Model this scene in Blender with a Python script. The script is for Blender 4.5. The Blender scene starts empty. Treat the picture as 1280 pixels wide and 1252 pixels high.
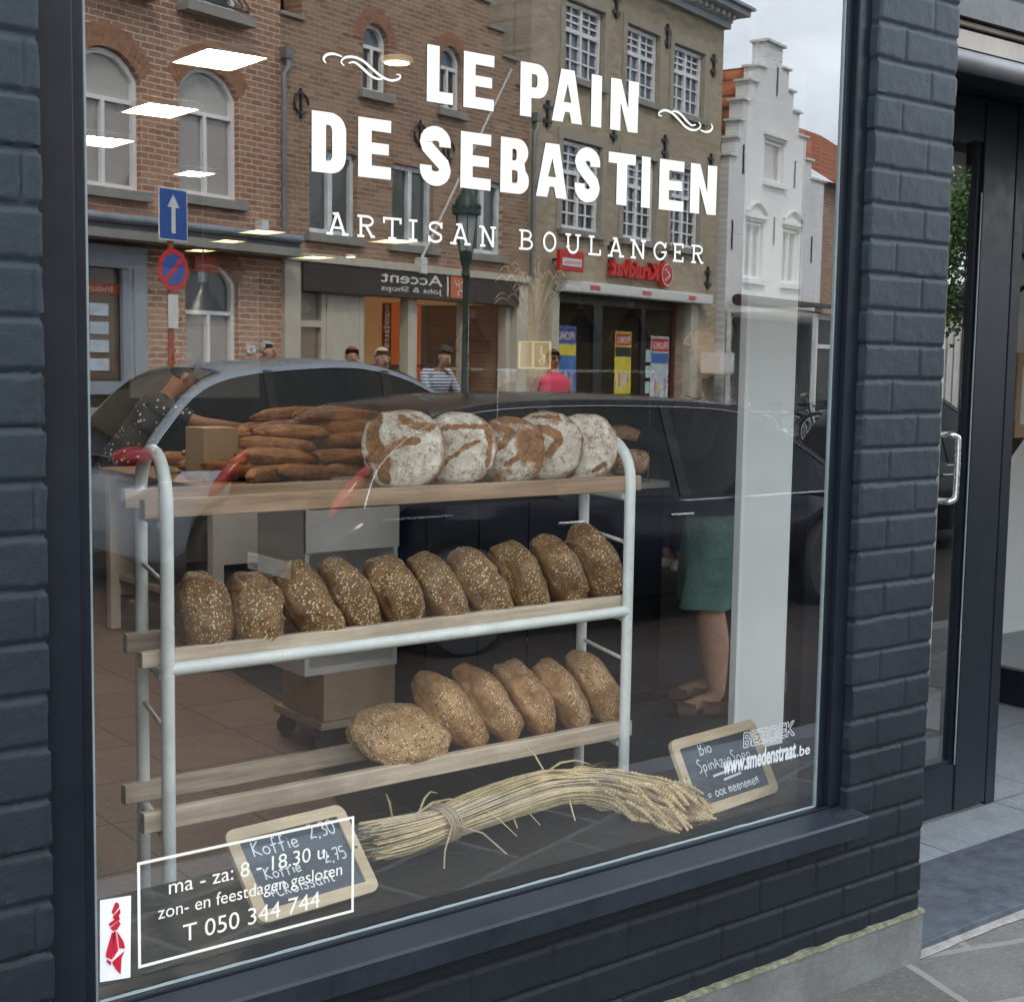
import bpy, bmesh, math, random
from mathutils import Vector, Matrix, noise, Euler
rnd = random.Random(7)
sc = bpy.context.scene
C = sc.collection
PI = math.pi
R = math.radians

# ------------------------------------------------------------------ materials
MATS = {}
def nt(name):
    m = bpy.data.materials.new(name); m.use_nodes = True
    t = m.node_tree; t.nodes.clear()
    o = t.nodes.new('ShaderNodeOutputMaterial')
    return m, t, o
class N:
    """tiny node helper"""
    def __init__(s, t): s.t = t
    def add(s, typ, ins=None, **kw):
        n = s.t.nodes.new(typ)
        for k, v in kw.items(): setattr(n, k, v)
        for k, v in (ins or {}).items():
            sk = n.inputs[k]
            if hasattr(v, 'is_output') or isinstance(v, bpy.types.NodeSocket): s.t.links.new(v, sk)
            else:
                if sk.type == 'RGBA' and len(v) == 3: v = (*v, 1)
                sk.default_value = v
        return n
    def mix(s, f, a, b, bt='MIX'):
        n = s.t.nodes.new('ShaderNodeMix'); n.data_type = 'RGBA'; n.blend_type = bt; n.clamp_factor = True
        for i, v in ((0, f), (6, a), (7, b)):
            if isinstance(v, bpy.types.NodeSocket): s.t.links.new(v, n.inputs[i])
            else: n.inputs[i].default_value = (*v, 1) if i and len(v) == 3 else v
        return n.outputs[2]
    def ramp(s, f, p0, p1, c0=(0, 0, 0, 1), c1=(1, 1, 1, 1)):
        n = s.t.nodes.new('ShaderNodeValToRGB'); s.t.links.new(f, n.inputs[0])
        e = n.color_ramp.elements; e[0].position = p0; e[1].position = p1; e[0].color = c0; e[1].color = c1
        return n.outputs[0]
    def math(s, op, a, b=0.0):
        n = s.t.nodes.new('ShaderNodeMath'); n.operation = op
        for i, v in ((0, a), (1, b)):
            if isinstance(v, bpy.types.NodeSocket): s.t.links.new(v, n.inputs[i])
            else: n.inputs[i].default_value = v
        return n.outputs[0]
    def coord(s, k='Object'): return s.t.nodes.new('ShaderNodeTexCoord').outputs[k]
    def noise(s, co, scale, detail=4, rough=.55, w=None):
        n = s.t.nodes.new('ShaderNodeTexNoise'); n.inputs['Scale'].default_value = scale
        n.inputs['Detail'].default_value = detail; n.inputs['Roughness'].default_value = rough
        if w is not None:
            n.noise_dimensions = '4D'; s.t.links.new(w, n.inputs['W'])
        s.t.links.new(co, n.inputs['Vector']); return n.outputs[0]
    def voro(s, co, scale, feature='F1', out=0):
        n = s.t.nodes.new('ShaderNodeTexVoronoi'); n.feature = feature; n.inputs['Scale'].default_value = scale
        s.t.links.new(co, n.inputs['Vector']); return n.outputs[out]
    def bump(s, h, strength=.3, dist=.01):
        n = s.t.nodes.new('ShaderNodeBump'); n.inputs['Strength'].default_value = strength
        n.inputs['Distance'].default_value = dist; s.t.links.new(h, n.inputs['Height']); return n.outputs[0]
    def bsdf(s, o, col, rough=.6, metal=0, normal=None, spec=.5, emit=None, es=0):
        n = s.t.nodes.new('ShaderNodeBsdfPrincipled')
        for k, v in (('Base Color', col), ('Roughness', rough), ('Metallic', metal), ('Specular IOR Level', spec)):
            if isinstance(v, bpy.types.NodeSocket): s.t.links.new(v, n.inputs[k])
            else: n.inputs[k].default_value = (*v, 1) if k == 'Base Color' and len(v) == 3 else v
        if normal is not None: s.t.links.new(normal, n.inputs['Normal'])
        if emit:
            n.inputs['Emission Color'].default_value = (*emit, 1); n.inputs['Emission Strength'].default_value = es
        s.t.links.new(n.outputs[0], o.inputs[0]); return n
def mk(name, col, rough=.6, metal=0, var=.18, vs=6, bump=0, bs=60, spec=.5, emit=None, es=0, dirt=0):
    """plain coloured surface with slow and fine colour variation"""
    if name in MATS: return MATS[name]
    m, t, o = nt(name); n = N(t); co = n.coord()
    a = n.noise(co, vs, 5); b = n.noise(co, vs * 9, 3)
    f2 = n.math('ADD', n.math('MULTIPLY', a, .65), n.math('MULTIPLY', b, .35))
    lo = tuple(c * (1 - var * 1.6) for c in col); hi = tuple(min(1, c * (1 + var * 1.6)) for c in col)
    c = n.mix(n.ramp(f2, .3, .7), lo, hi)
    if dirt: c = n.mix(n.math('MULTIPLY', n.ramp(n.noise(co, vs * .7, 6, .7), .5, .75), dirt), c, (.06, .05, .04))
    nb = n.bump(n.noise(co, bs, 4), bump, .004) if bump else None
    rr = n.ramp(b, .2, .8, (max(0, rough - .1),) * 3 + (1,), (min(1, rough + .1),) * 3 + (1,))
    n.bsdf(o, c, rr, metal, nb, spec, emit, es)
    MATS[name] = m; return m
def mk_brick(name, c1, c2, mortar, w=.21, h=.072, ms=.006, flip=True, bump=.5, patch=.35, soot=(.08, .07, .06), rough=.85, mx='xz'):
    if name in MATS: return MATS[name]
    m, t, o = nt(name); n = N(t); co = n.coord()
    sp = n.add('ShaderNodeSeparateXYZ', {0: co})
    cb = n.add('ShaderNodeCombineXYZ', {0: sp.outputs[0], 1: sp.outputs[2 if mx == 'xz' else 1]})
    wob = n.noise(co, 3, 3)
    vv = n.add('ShaderNodeVectorMath', {0: cb.outputs[0]}, operation='ADD')
    wv = n.add('ShaderNodeCombineXYZ', {0: n.math('MULTIPLY', n.noise(co, 9, 2), .012), 1: n.math('MULTIPLY', wob, .012)})
    t.links.new(wv.outputs[0], vv.inputs[1])
    b = n.add('ShaderNodeTexBrick', {0: vv.outputs[0], 'Color1': (0, 0, 0), 'Color2': (1, 1, 1), 'Mortar': (.5, .5, .5), 'Scale': 1.0, 'Mortar Size': ms,
              'Mortar Smooth': .2, 'Bias': 0.0, 'Brick Width': w, 'Row Height': h})
    b.offset = .5
    tone = n.mix(b.outputs[0], c1, c2)
    tone = n.mix(n.math('MULTIPLY', n.ramp(n.noise(co, .9, 5, .65), .42, .75), patch), tone, tuple(x * .5 for x in c1))
    tone = n.mix(n.math('MULTIPLY', n.ramp(n.noise(co, 22, 4), .4, .8), .35), tone, tuple(min(1, x * 1.6) for x in c2))
    tone = n.mix(n.math('MULTIPLY', n.ramp(n.noise(co, .5, 4, .6), .55, .8), .45), tone, soot)
    col = n.mix(b.outputs[1], tone, mortar)
    hgt = n.math('SUBTRACT', n.math('MULTIPLY', n.noise(co, 40, 3), .35), b.outputs[1])
    n.bsdf(o, col, rough, 0, n.bump(hgt, bump, .01), .3)
    MATS[name] = m; return m
def mk_wood(name, a, b, axis=0, scale=10, rough=.55):
    if name in MATS: return MATS[name]
    m, t, o = nt(name); n = N(t); co = n.coord()
    s = [scale * 6] * 3; s[axis] = scale * .35
    mp = n.add('ShaderNodeMapping', {'Vector': co, 'Scale': s})
    g = n.noise(mp.outputs[0], 1.0, 6, .65); k = n.noise(co, 5, 4)
    c = n.mix(n.ramp(g, .3, .72), a, b)
    c = n.mix(n.math('MULTIPLY', n.ramp(k, .45, .75), .5), c, tuple(x * .55 for x in a))
    n.bsdf(o, c, rough, 0, n.bump(g, .35, .003), .35)
    MATS[name] = m; return m
def mk_glass(name, refl, tint=(.93, .96, .95), ior=1.5, wave=0, dust=0):
    """thin pane: part mirror, part clear"""
    if name in MATS: return MATS[name]
    m, t, o = nt(name); n = N(t)
    gl = n.add('ShaderNodeBsdfGlossy', {'Color': (1, 1, 1), 'Roughness': 0.0})
    if wave: t.links.new(n.bump(n.noise(n.coord(), 1.3, 2, .4), wave, .02), gl.inputs['Normal'])
    tr = n.add('ShaderNodeBsdfTransparent', {'Color': tint})
    lw = n.add('ShaderNodeLayerWeight', {'Blend': .5})          # Schlick reflectance, the same from both sides of the sheet
    r0 = ((ior - 1) / (ior + 1)) ** 2
    f = n.math('MULTIPLY_ADD', n.math('POWER', lw.outputs[1], 5.0), .9 if ior > 1.3 else .25); t.nodes[-1].inputs[2].default_value = refl + r0
    mx = n.add('ShaderNodeMixShader', {0: f, 1: tr.outputs[0], 2: gl.outputs[0]})
    if dust:      # specks and faint wiping smears on the pane
        co = n.coord(); v = n.add('ShaderNodeTexVoronoi', {'Vector': co, 'Scale': 38.0}); g = n.add('ShaderNodeSeparateColor', {0: v.outputs[1]})
        sp = n.math('MULTIPLY', n.ramp(v.outputs[0], .035, .06, (1, 1, 1, 1), (0, 0, 0, 1)), n.ramp(g.outputs[0], .84, .86))
        ms = n.add('ShaderNodeMapping', {'Vector': co, 'Rotation': (0, .6, 0), 'Scale': (1.0, 1.0, 9.0)})
        sm = n.math('MULTIPLY', n.ramp(n.noise(ms.outputs[0], 2.2, 6, .7), .5, .85), dust)
        df = n.add('ShaderNodeBsdfDiffuse', {'Color': (.5, .5, .48)})
        mx = n.add('ShaderNodeMixShader', {0: n.math('ADD', n.math('MULTIPLY', sp, .30), sm), 1: mx.outputs[0], 2: df.outputs[0]})
    t.links.new(mx.outputs[0], o.inputs[0])
    MATS[name] = m; return m
def mk_emit(name, col, s):
    if name in MATS: return MATS[name]
    m, t, o = nt(name); n = N(t)
    e = n.add('ShaderNodeEmission', {'Color': col, 'Strength': s}); t.links.new(e.outputs[0], o.inputs[0])
    MATS[name] = m; return m

# ------------------------------------------------------------------ mesh building
class MB:
    def __init__(s): s.v = []; s.f = []; s.mi = []; s.mats = []
    def _m(s, m):
        if m is None: return -1
        if m not in s.mats: s.mats.append(m)
        return s.mats.index(m)
    def poly(s, pts, m=None):
        i = len(s.v); s.v += [tuple(p) for p in pts]; s.f.append(list(range(i, i + len(pts)))); s.mi.append(s._m(m)); return s
    def box(s, x0, y0, z0, x1, y1, z1, m=None, bev=0):
        b = min(bev, abs(x1 - x0) / 3, abs(y1 - y0) / 3, abs(z1 - z0) / 3)
        if b <= 0:
            i = len(s.v)
            s.v += [(x0, y0, z0), (x1, y0, z0), (x1, y1, z0), (x0, y1, z0), (x0, y0, z1), (x1, y0, z1), (x1, y1, z1), (x0, y1, z1)]
            for q in ((3, 2, 1, 0), (4, 5, 6, 7), (0, 1, 5, 4), (1, 2, 6, 5), (2, 3, 7, 6), (3, 0, 4, 7)):
                s.f.append([i + k for k in q]); s.mi.append(s._m(m))
            return s
        bm = bmesh.new(); bmesh.ops.create_cube(bm, size=1)
        for v in bm.verts: v.co = Vector(((x0 + x1) / 2 + v.co.x * (x1 - x0), (y0 + y1) / 2 + v.co.y * (y1 - y0), (z0 + z1) / 2 + v.co.z * (z1 - z0)))
        bmesh.ops.bevel(bm, geom=list(bm.edges), offset=b, segments=2, affect='EDGES', profile=.6)
        s.bm(bm, m); return s
    def bm(s, bm, m=None, mat=None):
        i = len(s.v); bm.verts.index_update()
        for v in bm.verts: s.v.append(tuple(mat @ v.co if mat else v.co))
        for f in bm.faces: s.f.append([i + v.index for v in f.verts]); s.mi.append(s._m(m))
        bm.free(); return s
    def mesh(s, me, mat=Matrix(), m=None):
        i = len(s.v)
        for v in me.vertices: s.v.append(tuple(mat @ v.co))
        for p in me.polygons: s.f.append([i + k for k in p.vertices]); s.mi.append(s._m(m))
        return s
    def tube(s, pts, r, seg=10, m=None, caps=True, closed=False):
        pts = [Vector(p) for p in pts]; n = len(pts); rs = r if isinstance(r, (list, tuple)) else [r] * n
        i0 = len(s.v); mi = s._m(m); up = None
        for k, p in enumerate(pts):
            a = pts[(k - 1) % n] if closed or k else p; b = pts[(k + 1) % n] if closed or k < n - 1 else p
            d = (b - a).normalized() if (b - a).length > 1e-9 else Vector((0, 0, 1))
            if up is None: up = d.orthogonal().normalized()
            u = (up - d * up.dot(d))
            u = u.normalized() if u.length > 1e-6 else d.orthogonal().normalized()
            up = u; w = d.cross(u)
            for j in range(seg):
                t = 2 * PI * j / seg; s.v.append(tuple(p + (u * math.cos(t) + w * math.sin(t)) * rs[k]))
        for k in range(n if closed else n - 1):
            for j in range(seg):
                a = i0 + k * seg + j; b = i0 + k * seg + (j + 1) % seg; k2 = (k + 1) % n
                s.f.append([a, b, i0 + k2 * seg + (j + 1) % seg, i0 + k2 * seg + j]); s.mi.append(mi)
        if caps and not closed:
            s.f.append([i0 + j for j in range(seg)][::-1]); s.mi.append(mi)
            s.f.append([i0 + (n - 1) * seg + j for j in range(seg)]); s.mi.append(mi)
        return s
    def lathe(s, prof, c=(0, 0, 0), seg=24, m=None, mat=None):
        i0 = len(s.v); mi = s._m(m); c = Vector(c)
        for r, z in prof:
            for j in range(seg):
                t = 2 * PI * j / seg; p = Vector((r * math.cos(t), r * math.sin(t), z))
                if mat: p = mat @ p
                s.v.append(tuple(c + p))
        for k in range(len(prof) - 1):
            for j in range(seg):
                s.f.append([i0 + k * seg + j, i0 + k * seg + (j + 1) % seg, i0 + (k + 1) * seg + (j + 1) % seg, i0 + (k + 1) * seg + j]); s.mi.append(mi)
        return s
    def ball(s, c, r, m=None, seg=14, rings=9, rot=None):
        r = (r,) * 3 if not isinstance(r, (tuple, list)) else r
        i0 = len(s.v); mi = s._m(m); c = Vector(c)
        for k in range(rings + 1):
            ph = PI * k / rings
            for j in range(seg):
                t = 2 * PI * j / seg; p = Vector((r[0] * math.sin(ph) * math.cos(t), r[1] * math.sin(ph) * math.sin(t), r[2] * math.cos(ph)))
                if rot: p = rot @ p
                s.v.append(tuple(c + p))
        for k in range(rings):
            for j in range(seg):
                s.f.append([i0 + k * seg + j, i0 + (k + 1) * seg + j, i0 + (k + 1) * seg + (j + 1) % seg, i0 + k * seg + (j + 1) % seg]); s.mi.append(mi)
        return s
    def build(s, name, mat=None, parent=None, smooth=False, loc=None, rot=None):
        me = bpy.data.meshes.new(name); me.from_pydata(s.v, [], s.f)
        ml = list(s.mats)
        if -1 in s.mi and mat: ml.append(mat)
        for m in ml: me.materials.append(m)
        if len(ml) > 1: me.polygons.foreach_set('material_index', [len(ml) - 1 if k < 0 else k for k in s.mi])
        if smooth: me.polygons.foreach_set('use_smooth', [True] * len(me.polygons))
        me.validate(); me.update()
        if smooth:
            bm = bmesh.new(); bm.from_mesh(me); bmesh.ops.remove_doubles(bm, verts=bm.verts, dist=1e-6)
            bmesh.ops.recalc_face_normals(bm, faces=bm.faces); bm.to_mesh(me); bm.free()
            try: me.set_sharp_from_angle(angle=R(50))
            except Exception: pass
        o = bpy.data.objects.new(name, me); C.objects.link(o)
        if parent: o.parent = parent
        if loc: o.location = loc
        if rot: o.rotation_euler = rot
        return o
def tag(o, label=None, cat=None, group=None, kind=None):
    for k, v in (('label', label), ('category', cat), ('group', group), ('kind', kind)):
        if v: o[k] = v
    return o
def empty(name, loc=(0, 0, 0), rz=0, label=None, cat=None, group=None, parent=None):
    o = bpy.data.objects.new(name, None); C.objects.link(o); o.location = loc; o.rotation_euler = (0, 0, rz); o.empty_display_size = .1
    if parent: o.parent = parent
    return tag(o, label, cat, group)
def structure(o): o['kind'] = 'structure'; return o
def copy_tree(o, parent=None):
    c = o.copy(); C.objects.link(c); c.parent = parent
    for ch in [x for x in bpy.data.objects if x.parent == o and x is not c]: copy_tree(ch, c)
    return c
def curve_plate(polys, ext=0.0):
    """filled 2-D outline (first outer, then holes) -> mesh in its XY plane"""
    cu = bpy.data.curves.new('outline', 'CURVE'); cu.dimensions = '2D'; cu.fill_mode = 'BOTH'; cu.extrude = ext
    for p in polys:
        sp = cu.splines.new('POLY'); sp.points.add(len(p) - 1); sp.use_cyclic_u = True
        for q, (x, y) in zip(sp.points, p): q.co = (x, y, 0, 1)
    o = bpy.data.objects.new('outline', cu); C.objects.link(o)
    me = bpy.data.meshes.new_from_object(o.evaluated_get(bpy.context.evaluated_depsgraph_get()))
    bpy.data.objects.remove(o); bpy.data.curves.remove(cu); return me
def text_mesh(body, size=1.0, bold=0.0, ext=0.0, align='LEFT', spacing=1.0):
    cu = bpy.data.curves.new('text', 'FONT'); cu.body = body; cu.size = size; cu.offset = bold; cu.extrude = ext; cu.align_x = align; cu.space_character = spacing
    cu.resolution_u = 4
    o = bpy.data.objects.new('text', cu); C.objects.link(o)
    me = bpy.data.meshes.new_from_object(o.evaluated_get(bpy.context.evaluated_depsgraph_get()))
    bpy.data.objects.remove(o); bpy.data.curves.remove(cu); return me
def basis(o, r, u):
    r, u = Vector(r), Vector(u); n = r.cross(u).normalized()
    M = Matrix(((r.x, u.x, n.x, o[0]), (r.y, u.y, n.y, o[1]), (r.z, u.z, n.z, o[2]), (0, 0, 0, 1))); return M
def text_fit(mb, body, M, w, h, bold=0.0, m=None, z=0, ext=0.0, shear=0):
    """text scaled to a w x h box whose lower left corner is the origin of M"""
    me = text_mesh(body, 1.0, bold, ext)
    if not len(me.vertices): return
    xs = [v.co.x for v in me.vertices]; ys = [v.co.y for v in me.vertices]
    cap = .7
    S = Matrix.Diagonal((w / (max(xs) - min(xs)), h / cap, 1, 1)) @ Matrix.Translation((-min(xs), 0, 0))
    if shear: S = Matrix.Shear('XZ', 4, (0, 0)) @ S
    mb.mesh(me, M @ Matrix.Translation((0, 0, z)) @ S, m); bpy.data.meshes.remove(me)
def ribbon(mb, pts, w, M, z=0.0, m=None, closed=False):
    """stroke of width w along a 2-D line, mitred"""
    pts = [Vector((p[0], p[1])) for p in pts]; n = len(pts); L = []; W = w if isinstance(w, (list, tuple)) else [w] * n
    for k in range(n):
        a = pts[k - 1] if (k or closed) else None; b = pts[(k + 1) % n] if (k < n - 1 or closed) else None
        d1 = (pts[k] - a).normalized() if a is not None else (b - pts[k]).normalized()
        d2 = (b - pts[k]).normalized() if b is not None else d1
        n1 = Vector((-d1.y, d1.x)); n2 = Vector((-d2.y, d2.x)); s = n1 + n2
        s = s / max(.35, s.dot(n1)) if s.length > 1e-4 else n1
        L.append((pts[k] + s * W[k] / 2, pts[k] - s * W[k] / 2))
    for k in range(n if closed else n - 1):
        a, b = L[k], L[(k + 1) % n]
        mb.poly([M @ Vector((q.x, q.y, z)) for q in (a[1], b[1], b[0], a[0])], m)
def smooth_line(pts, sub=6):
    out = []
    for i in range(len(pts) - 1):
        p0 = Vector(pts[max(0, i - 1)]); p1 = Vector(pts[i]); p2 = Vector(pts[i + 1]); p3 = Vector(pts[min(len(pts) - 1, i + 2)])
        for k in range(sub):
            t = k / sub
            out.append(.5 * ((2 * p1) + (p2 - p0) * t + (2 * p0 - 5 * p1 + 4 * p2 - p3) * t * t + (3 * p1 - p0 - 3 * p2 + p3) * t ** 3))
    out.append(Vector(pts[-1])); return out
def arc(cx, cy, rx, ry, a0, a1, n=10):
    return [(cx + rx * math.cos(R(a0 + (a1 - a0) * k / n)), cy + ry * math.sin(R(a0 + (a1 - a0) * k / n))) for k in range(n + 1)]

# ------------------------------------------------------------------ palette
def wall_paint():
    m, t, o = nt('anthracite wall paint'); n = N(t); co = n.coord(); z = n.add('ShaderNodeSeparateXYZ', {0: co}).outputs[2]
    f = n.math('ADD', n.math('MULTIPLY', n.noise(co, 4, 5), .65), n.math('MULTIPLY', n.noise(co, 40, 3), .35))
    c = n.mix(n.ramp(f, .3, .7), (.0175, .0250, .0335), (.029, .0395, .0510))
    c = n.mix(n.math('MULTIPLY', n.ramp(n.noise(co, 210, 2), .60, .72), .35), c, (.06, .07, .08))      # pinholes and dust
    low_shade = n.ramp(n.math('ADD', n.math('MULTIPLY', z, .38), n.math('MULTIPLY', n.math('SUBTRACT', n.noise(co, 2.5, 5, .65), .5), .35)), .10, .90, (1, 1, 1, 1), (0, 0, 0, 1))
    c = n.mix(n.math('MULTIPLY', low_shade, .80), c, (.006, .0078, .0098))                                   # shading painted into the colour, darker towards the ground
    c = n.mix(n.math('MULTIPLY', n.ramp(n.noise(co, 16, 5, .7), .66, .72), .5), c, (.045, .052, .058))
    h = n.math('ADD', n.noise(co, 260, 4), n.math('MULTIPLY', n.noise(co, 45, 4), 1.2))
    n.bsdf(o, c, .55, 0, n.bump(h, .22, .004), .20); return m
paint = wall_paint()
frame_m = mk('anthracite frame lacquer', (0.00775, 0.011, 0.01625), .36, spec=.25, var=.12, vs=2)
sill_m = mk('anthracite sill', (0.01148, 0.01593, 0.02228), .45, spec=.3, var=.25, vs=4, bump=.1, bs=150)
seal_m = mk('pale sealant', (0.18, 0.225, 0.2325), .45, var=.15)
vinyl = mk('white vinyl', (.72, .70, .63), .55, var=.04)
white_metal = mk('chipped white enamel', (0.703, 0.7315, 0.684), .38, var=.07, vs=9, dirt=.25)
dark_metal = mk('black metal', (.02, .022, .025), .4)
white_paint = mk('white paint', (.72, .72, .69), .5, var=.05)
grey_paint = mk('blue grey paint', (.30, .34, .38), .5, var=.08)
stone_m = mk('grey stone', (.30, .29, .26), .8, var=.15, bump=.3)
cream = mk('cream stone', (.55, .50, .40), .7, var=.1, bump=.2)
rubber = mk('black rubber', (.018, .018, .02), .7)
chrome = mk('bright metal', (.6, .6, .6), .25, 1.0, var=.05)
slat_wood = mk_wood('bleached oak', (.36, .27, .19), (.68, .57, .44), 0, 9)
frame_wood = mk_wood('pale pine', (.40, .31, .195), (.56, .45, .31), 0, 8)
# ================================================================== THE SHOP FRONT
shop = empty('shop_building', (0, 0, 0), 0, 'dark blue grey painted brick shop front around a big bakery window', 'building')

def brick_sheet(mb, x0, x1, z0, z1, yf, res=.005, bw=.217, ch=.0865, zt=2.349, ends=(.06, .06)):
    xs = [x0 + (x1 - x0) * i / max(1, round((x1 - x0) / res)) for i in range(round((x1 - x0) / res) + 1)]
    zs = [z0 + (z1 - z0) * i / max(1, round((z1 - z0) / res)) for i in range(round((z1 - z0) / res) + 1)]
    i0 = len(mb.v); nx = len(xs) + 2
    def depth(x, z):
        k = math.floor((z - zt) / ch); fz = (z - zt) / ch - k
        wz = noise.noise((x * 9, k * 3.1, 1.7)) * .0022 + noise.noise((x * 45, z * 45, 5)) * .0016
        dz = min(fz, 1 - fz) * ch + wz
        ph = (k % 2) * bw / 2 + .004 * math.sin(k * 12.9) + .012 * math.sin(k * 2.3) * (1 if x < 2.7 else 0)
        u = (x - 2.722 - ph) / bw; kb = math.floor(u); fx = u - kb
        dx = min(fx, 1 - fx) * bw + noise.noise((z * 40, kb * 2.3, k)) * .002
        filled = noise.noise((kb * 3.7 + 40, k * 5.1, 2)) * .5 + .5
        d = max(0, min(1, (.0078 - dz) / .0042)); e = max(0, min(1, (.0062 - dx) / .0036)) * (.25 + .75 * filled)
        j = max(d * d * (3 - 2 * d), e * e * (3 - 2 * e))
        face = noise.noise((kb * 7.3, k * 4.7, 9)) * .0016 + noise.noise((x * 30, z * 30, 0)) * .0007 + noise.noise((x * 110, z * 110, 3)) * .0006
        return j * .0052 - face * (1 - j), j
    for z in zs:
        row = []
        for x in xs:
            d, j = depth(x, z); row.append((x, yf + d, z, j))
        jl, jr = row[0][3], row[-1][3]
        k = math.floor((z - zt) / ch)
        ol = .006 * jl + .003 * noise.noise((k * 3.3, z * 20, 4)); orr = .006 * jr + .003 * noise.noise((k * 5.3, z * 20, 8))
        mb.v.append((x0 + ol, yf + ends[0], z))
        for n_, (x, y, zz, j) in enumerate(row):
            xx = x + (ol if n_ == 0 else 0) - (orr if n_ == len(row) - 1 else 0)
            if n_ in (0, len(row) - 1): y += .003
            mb.v.append((xx, y, zz))
        mb.v.append((x1 - orr, yf + ends[1], z))
    for a in range(len(zs) - 1):
        for b in range(nx - 1):
            i = i0 + a * nx + b; mb.f.append([i, i + 1, i + nx + 1, i + nx]); mb.mi.append(-1)
    return mb
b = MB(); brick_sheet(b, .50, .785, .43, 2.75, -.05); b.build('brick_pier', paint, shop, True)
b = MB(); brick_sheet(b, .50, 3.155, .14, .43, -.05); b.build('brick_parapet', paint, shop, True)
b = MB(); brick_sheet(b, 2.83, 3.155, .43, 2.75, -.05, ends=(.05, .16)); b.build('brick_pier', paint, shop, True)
# plain wall to the left, lintel above, core behind the bricks
b = MB(); b.box(-2.2, -.048, .14, .50, .30, 3.1); b.box(.50, -.035, .0, .785, .3, 2.75); b.box(.785, .0, .0, 2.83, .3, .40); b.box(2.845, -.034, .0, 3.145, .13, 2.75)
b.box(.50, -.05, 2.75, 3.155, .30, 3.1)
b.box(3.155, .15, 2.62, 9.6, .30, 3.1); b.box(5.95, -.04, 0, 6.1, .3, 2.62); b.box(9.4, -.04, 0, 9.6, .3, 2.62); b.box(6.1, -.04, 0, 9.4, .3, .3)  # unseen front at right, added open so daylight reaches the partition
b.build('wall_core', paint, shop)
conc = mk('stained concrete plinth', (0.119, 0.1218, 0.1204), .85, var=.22, vs=7, bump=.5, bs=90, dirt=.5)
b = MB(); b.box(-2.2, -.062, -.02, 3.157, .0, .134, bev=.004); b.build('plinth', conc, shop)
moss = mk('yellowish mortar edge', (0.125, 0.1212, 0.0775), .95, var=.55, vs=30, bump=.8, bs=150)
b = MB(); xs = [-.2 + i * .02 for i in range(169)]
for k in range(len(xs) - 1):
    def pr(x): return .1325 + .004 * noise.noise((x * 25, 0, 0)), .1405 + .006 * noise.noise((x * 14, 3, 0)) + .003 * noise.noise((x * 60, 3, 0)), -.0645 + .003 * noise.noise((x * 40, 7, 0))
    for (x,) in ((xs[k],),):
        a0, a1, ay = pr(xs[k]); c0, c1, cy = pr(xs[k + 1])
        b.poly([(xs[k], ay, a0), (xs[k + 1], cy, c0), (xs[k + 1], cy + .004, c1), (xs[k], ay + .004, a1)])
        b.poly([(xs[k], ay + .004, a1), (xs[k + 1], cy + .004, c1), (xs[k + 1], -.04, c1 + .002), (xs[k], -.04, a1 + .002)])
b.build('mortar_edge', moss, shop, True)

# window: frame, sill, pane, lettering on the pane
win = MB()
win.box(.785, -.025, .487, .847, .06, 2.62, bev=.003); win.box(.847, -.008, .487, .871, .06, 2.56, bev=.003)
win.box(2.786, -.025, .487, 2.832, .06, 2.62, bev=.003); win.box(2.762, -.008, .487, 2.785, .06, 2.56, bev=.003)
win.box(.785, -.020, .462, 2.832, .06, .4855, bev=.004); win.box(.847, -.025, 2.56, 2.786, .06, 2.62, bev=.003)
win = win.build('shop_window', frame_m, shop)
pr = [(-.100, .420), (-.100, .464), (-.096, .470), (-.024, .480), (-.024, .420)]
b = MB()
for i in range(5):
    p, q = pr[i], pr[(i + 1) % 5]; b.poly([(.76, p[0], p[1]), (2.853, p[0], p[1]), (2.853, q[0], q[1]), (.76, q[0], q[1])])
b.poly([(.76, y, z) for y, z in pr]); b.poly([(2.853, y, z) for y, z in pr][::-1])
b.build('window_sill', sill_m, win)
b = MB(); b.box(.871, -.004, .4857, .8755, .004, 2.56); b.box(2.757, -.004, .4857, 2.762, .004, 2.56)
xx = [.8785 + i * (2.7535 - .8785) / 90 for i in range(91)]
for k in range(90):
    h = lambda x: .4905 + .0018 * noise.noise((x * 18, 1, 1)) + .0012 * noise.noise((x * 60, 1, 1))
    b.poly([(xx[k], -.005, .4856), (xx[k + 1], -.005, .4856), (xx[k + 1], -.003, h(xx[k + 1])), (xx[k], -.003, h(xx[k]))])
b.build('glazing_seal', seal_m, win)
GLASS = mk_glass('shop window glass', .125, (.97, .985, .98), 1.5, .02, .012)
b = MB(); b.poly([(.871, 0, .4857), (2.762, 0, .4857), (2.762, 0, 2.56), (.871, 0, 2.56)]); b.build('window_pane', GLASS, win)

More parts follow.
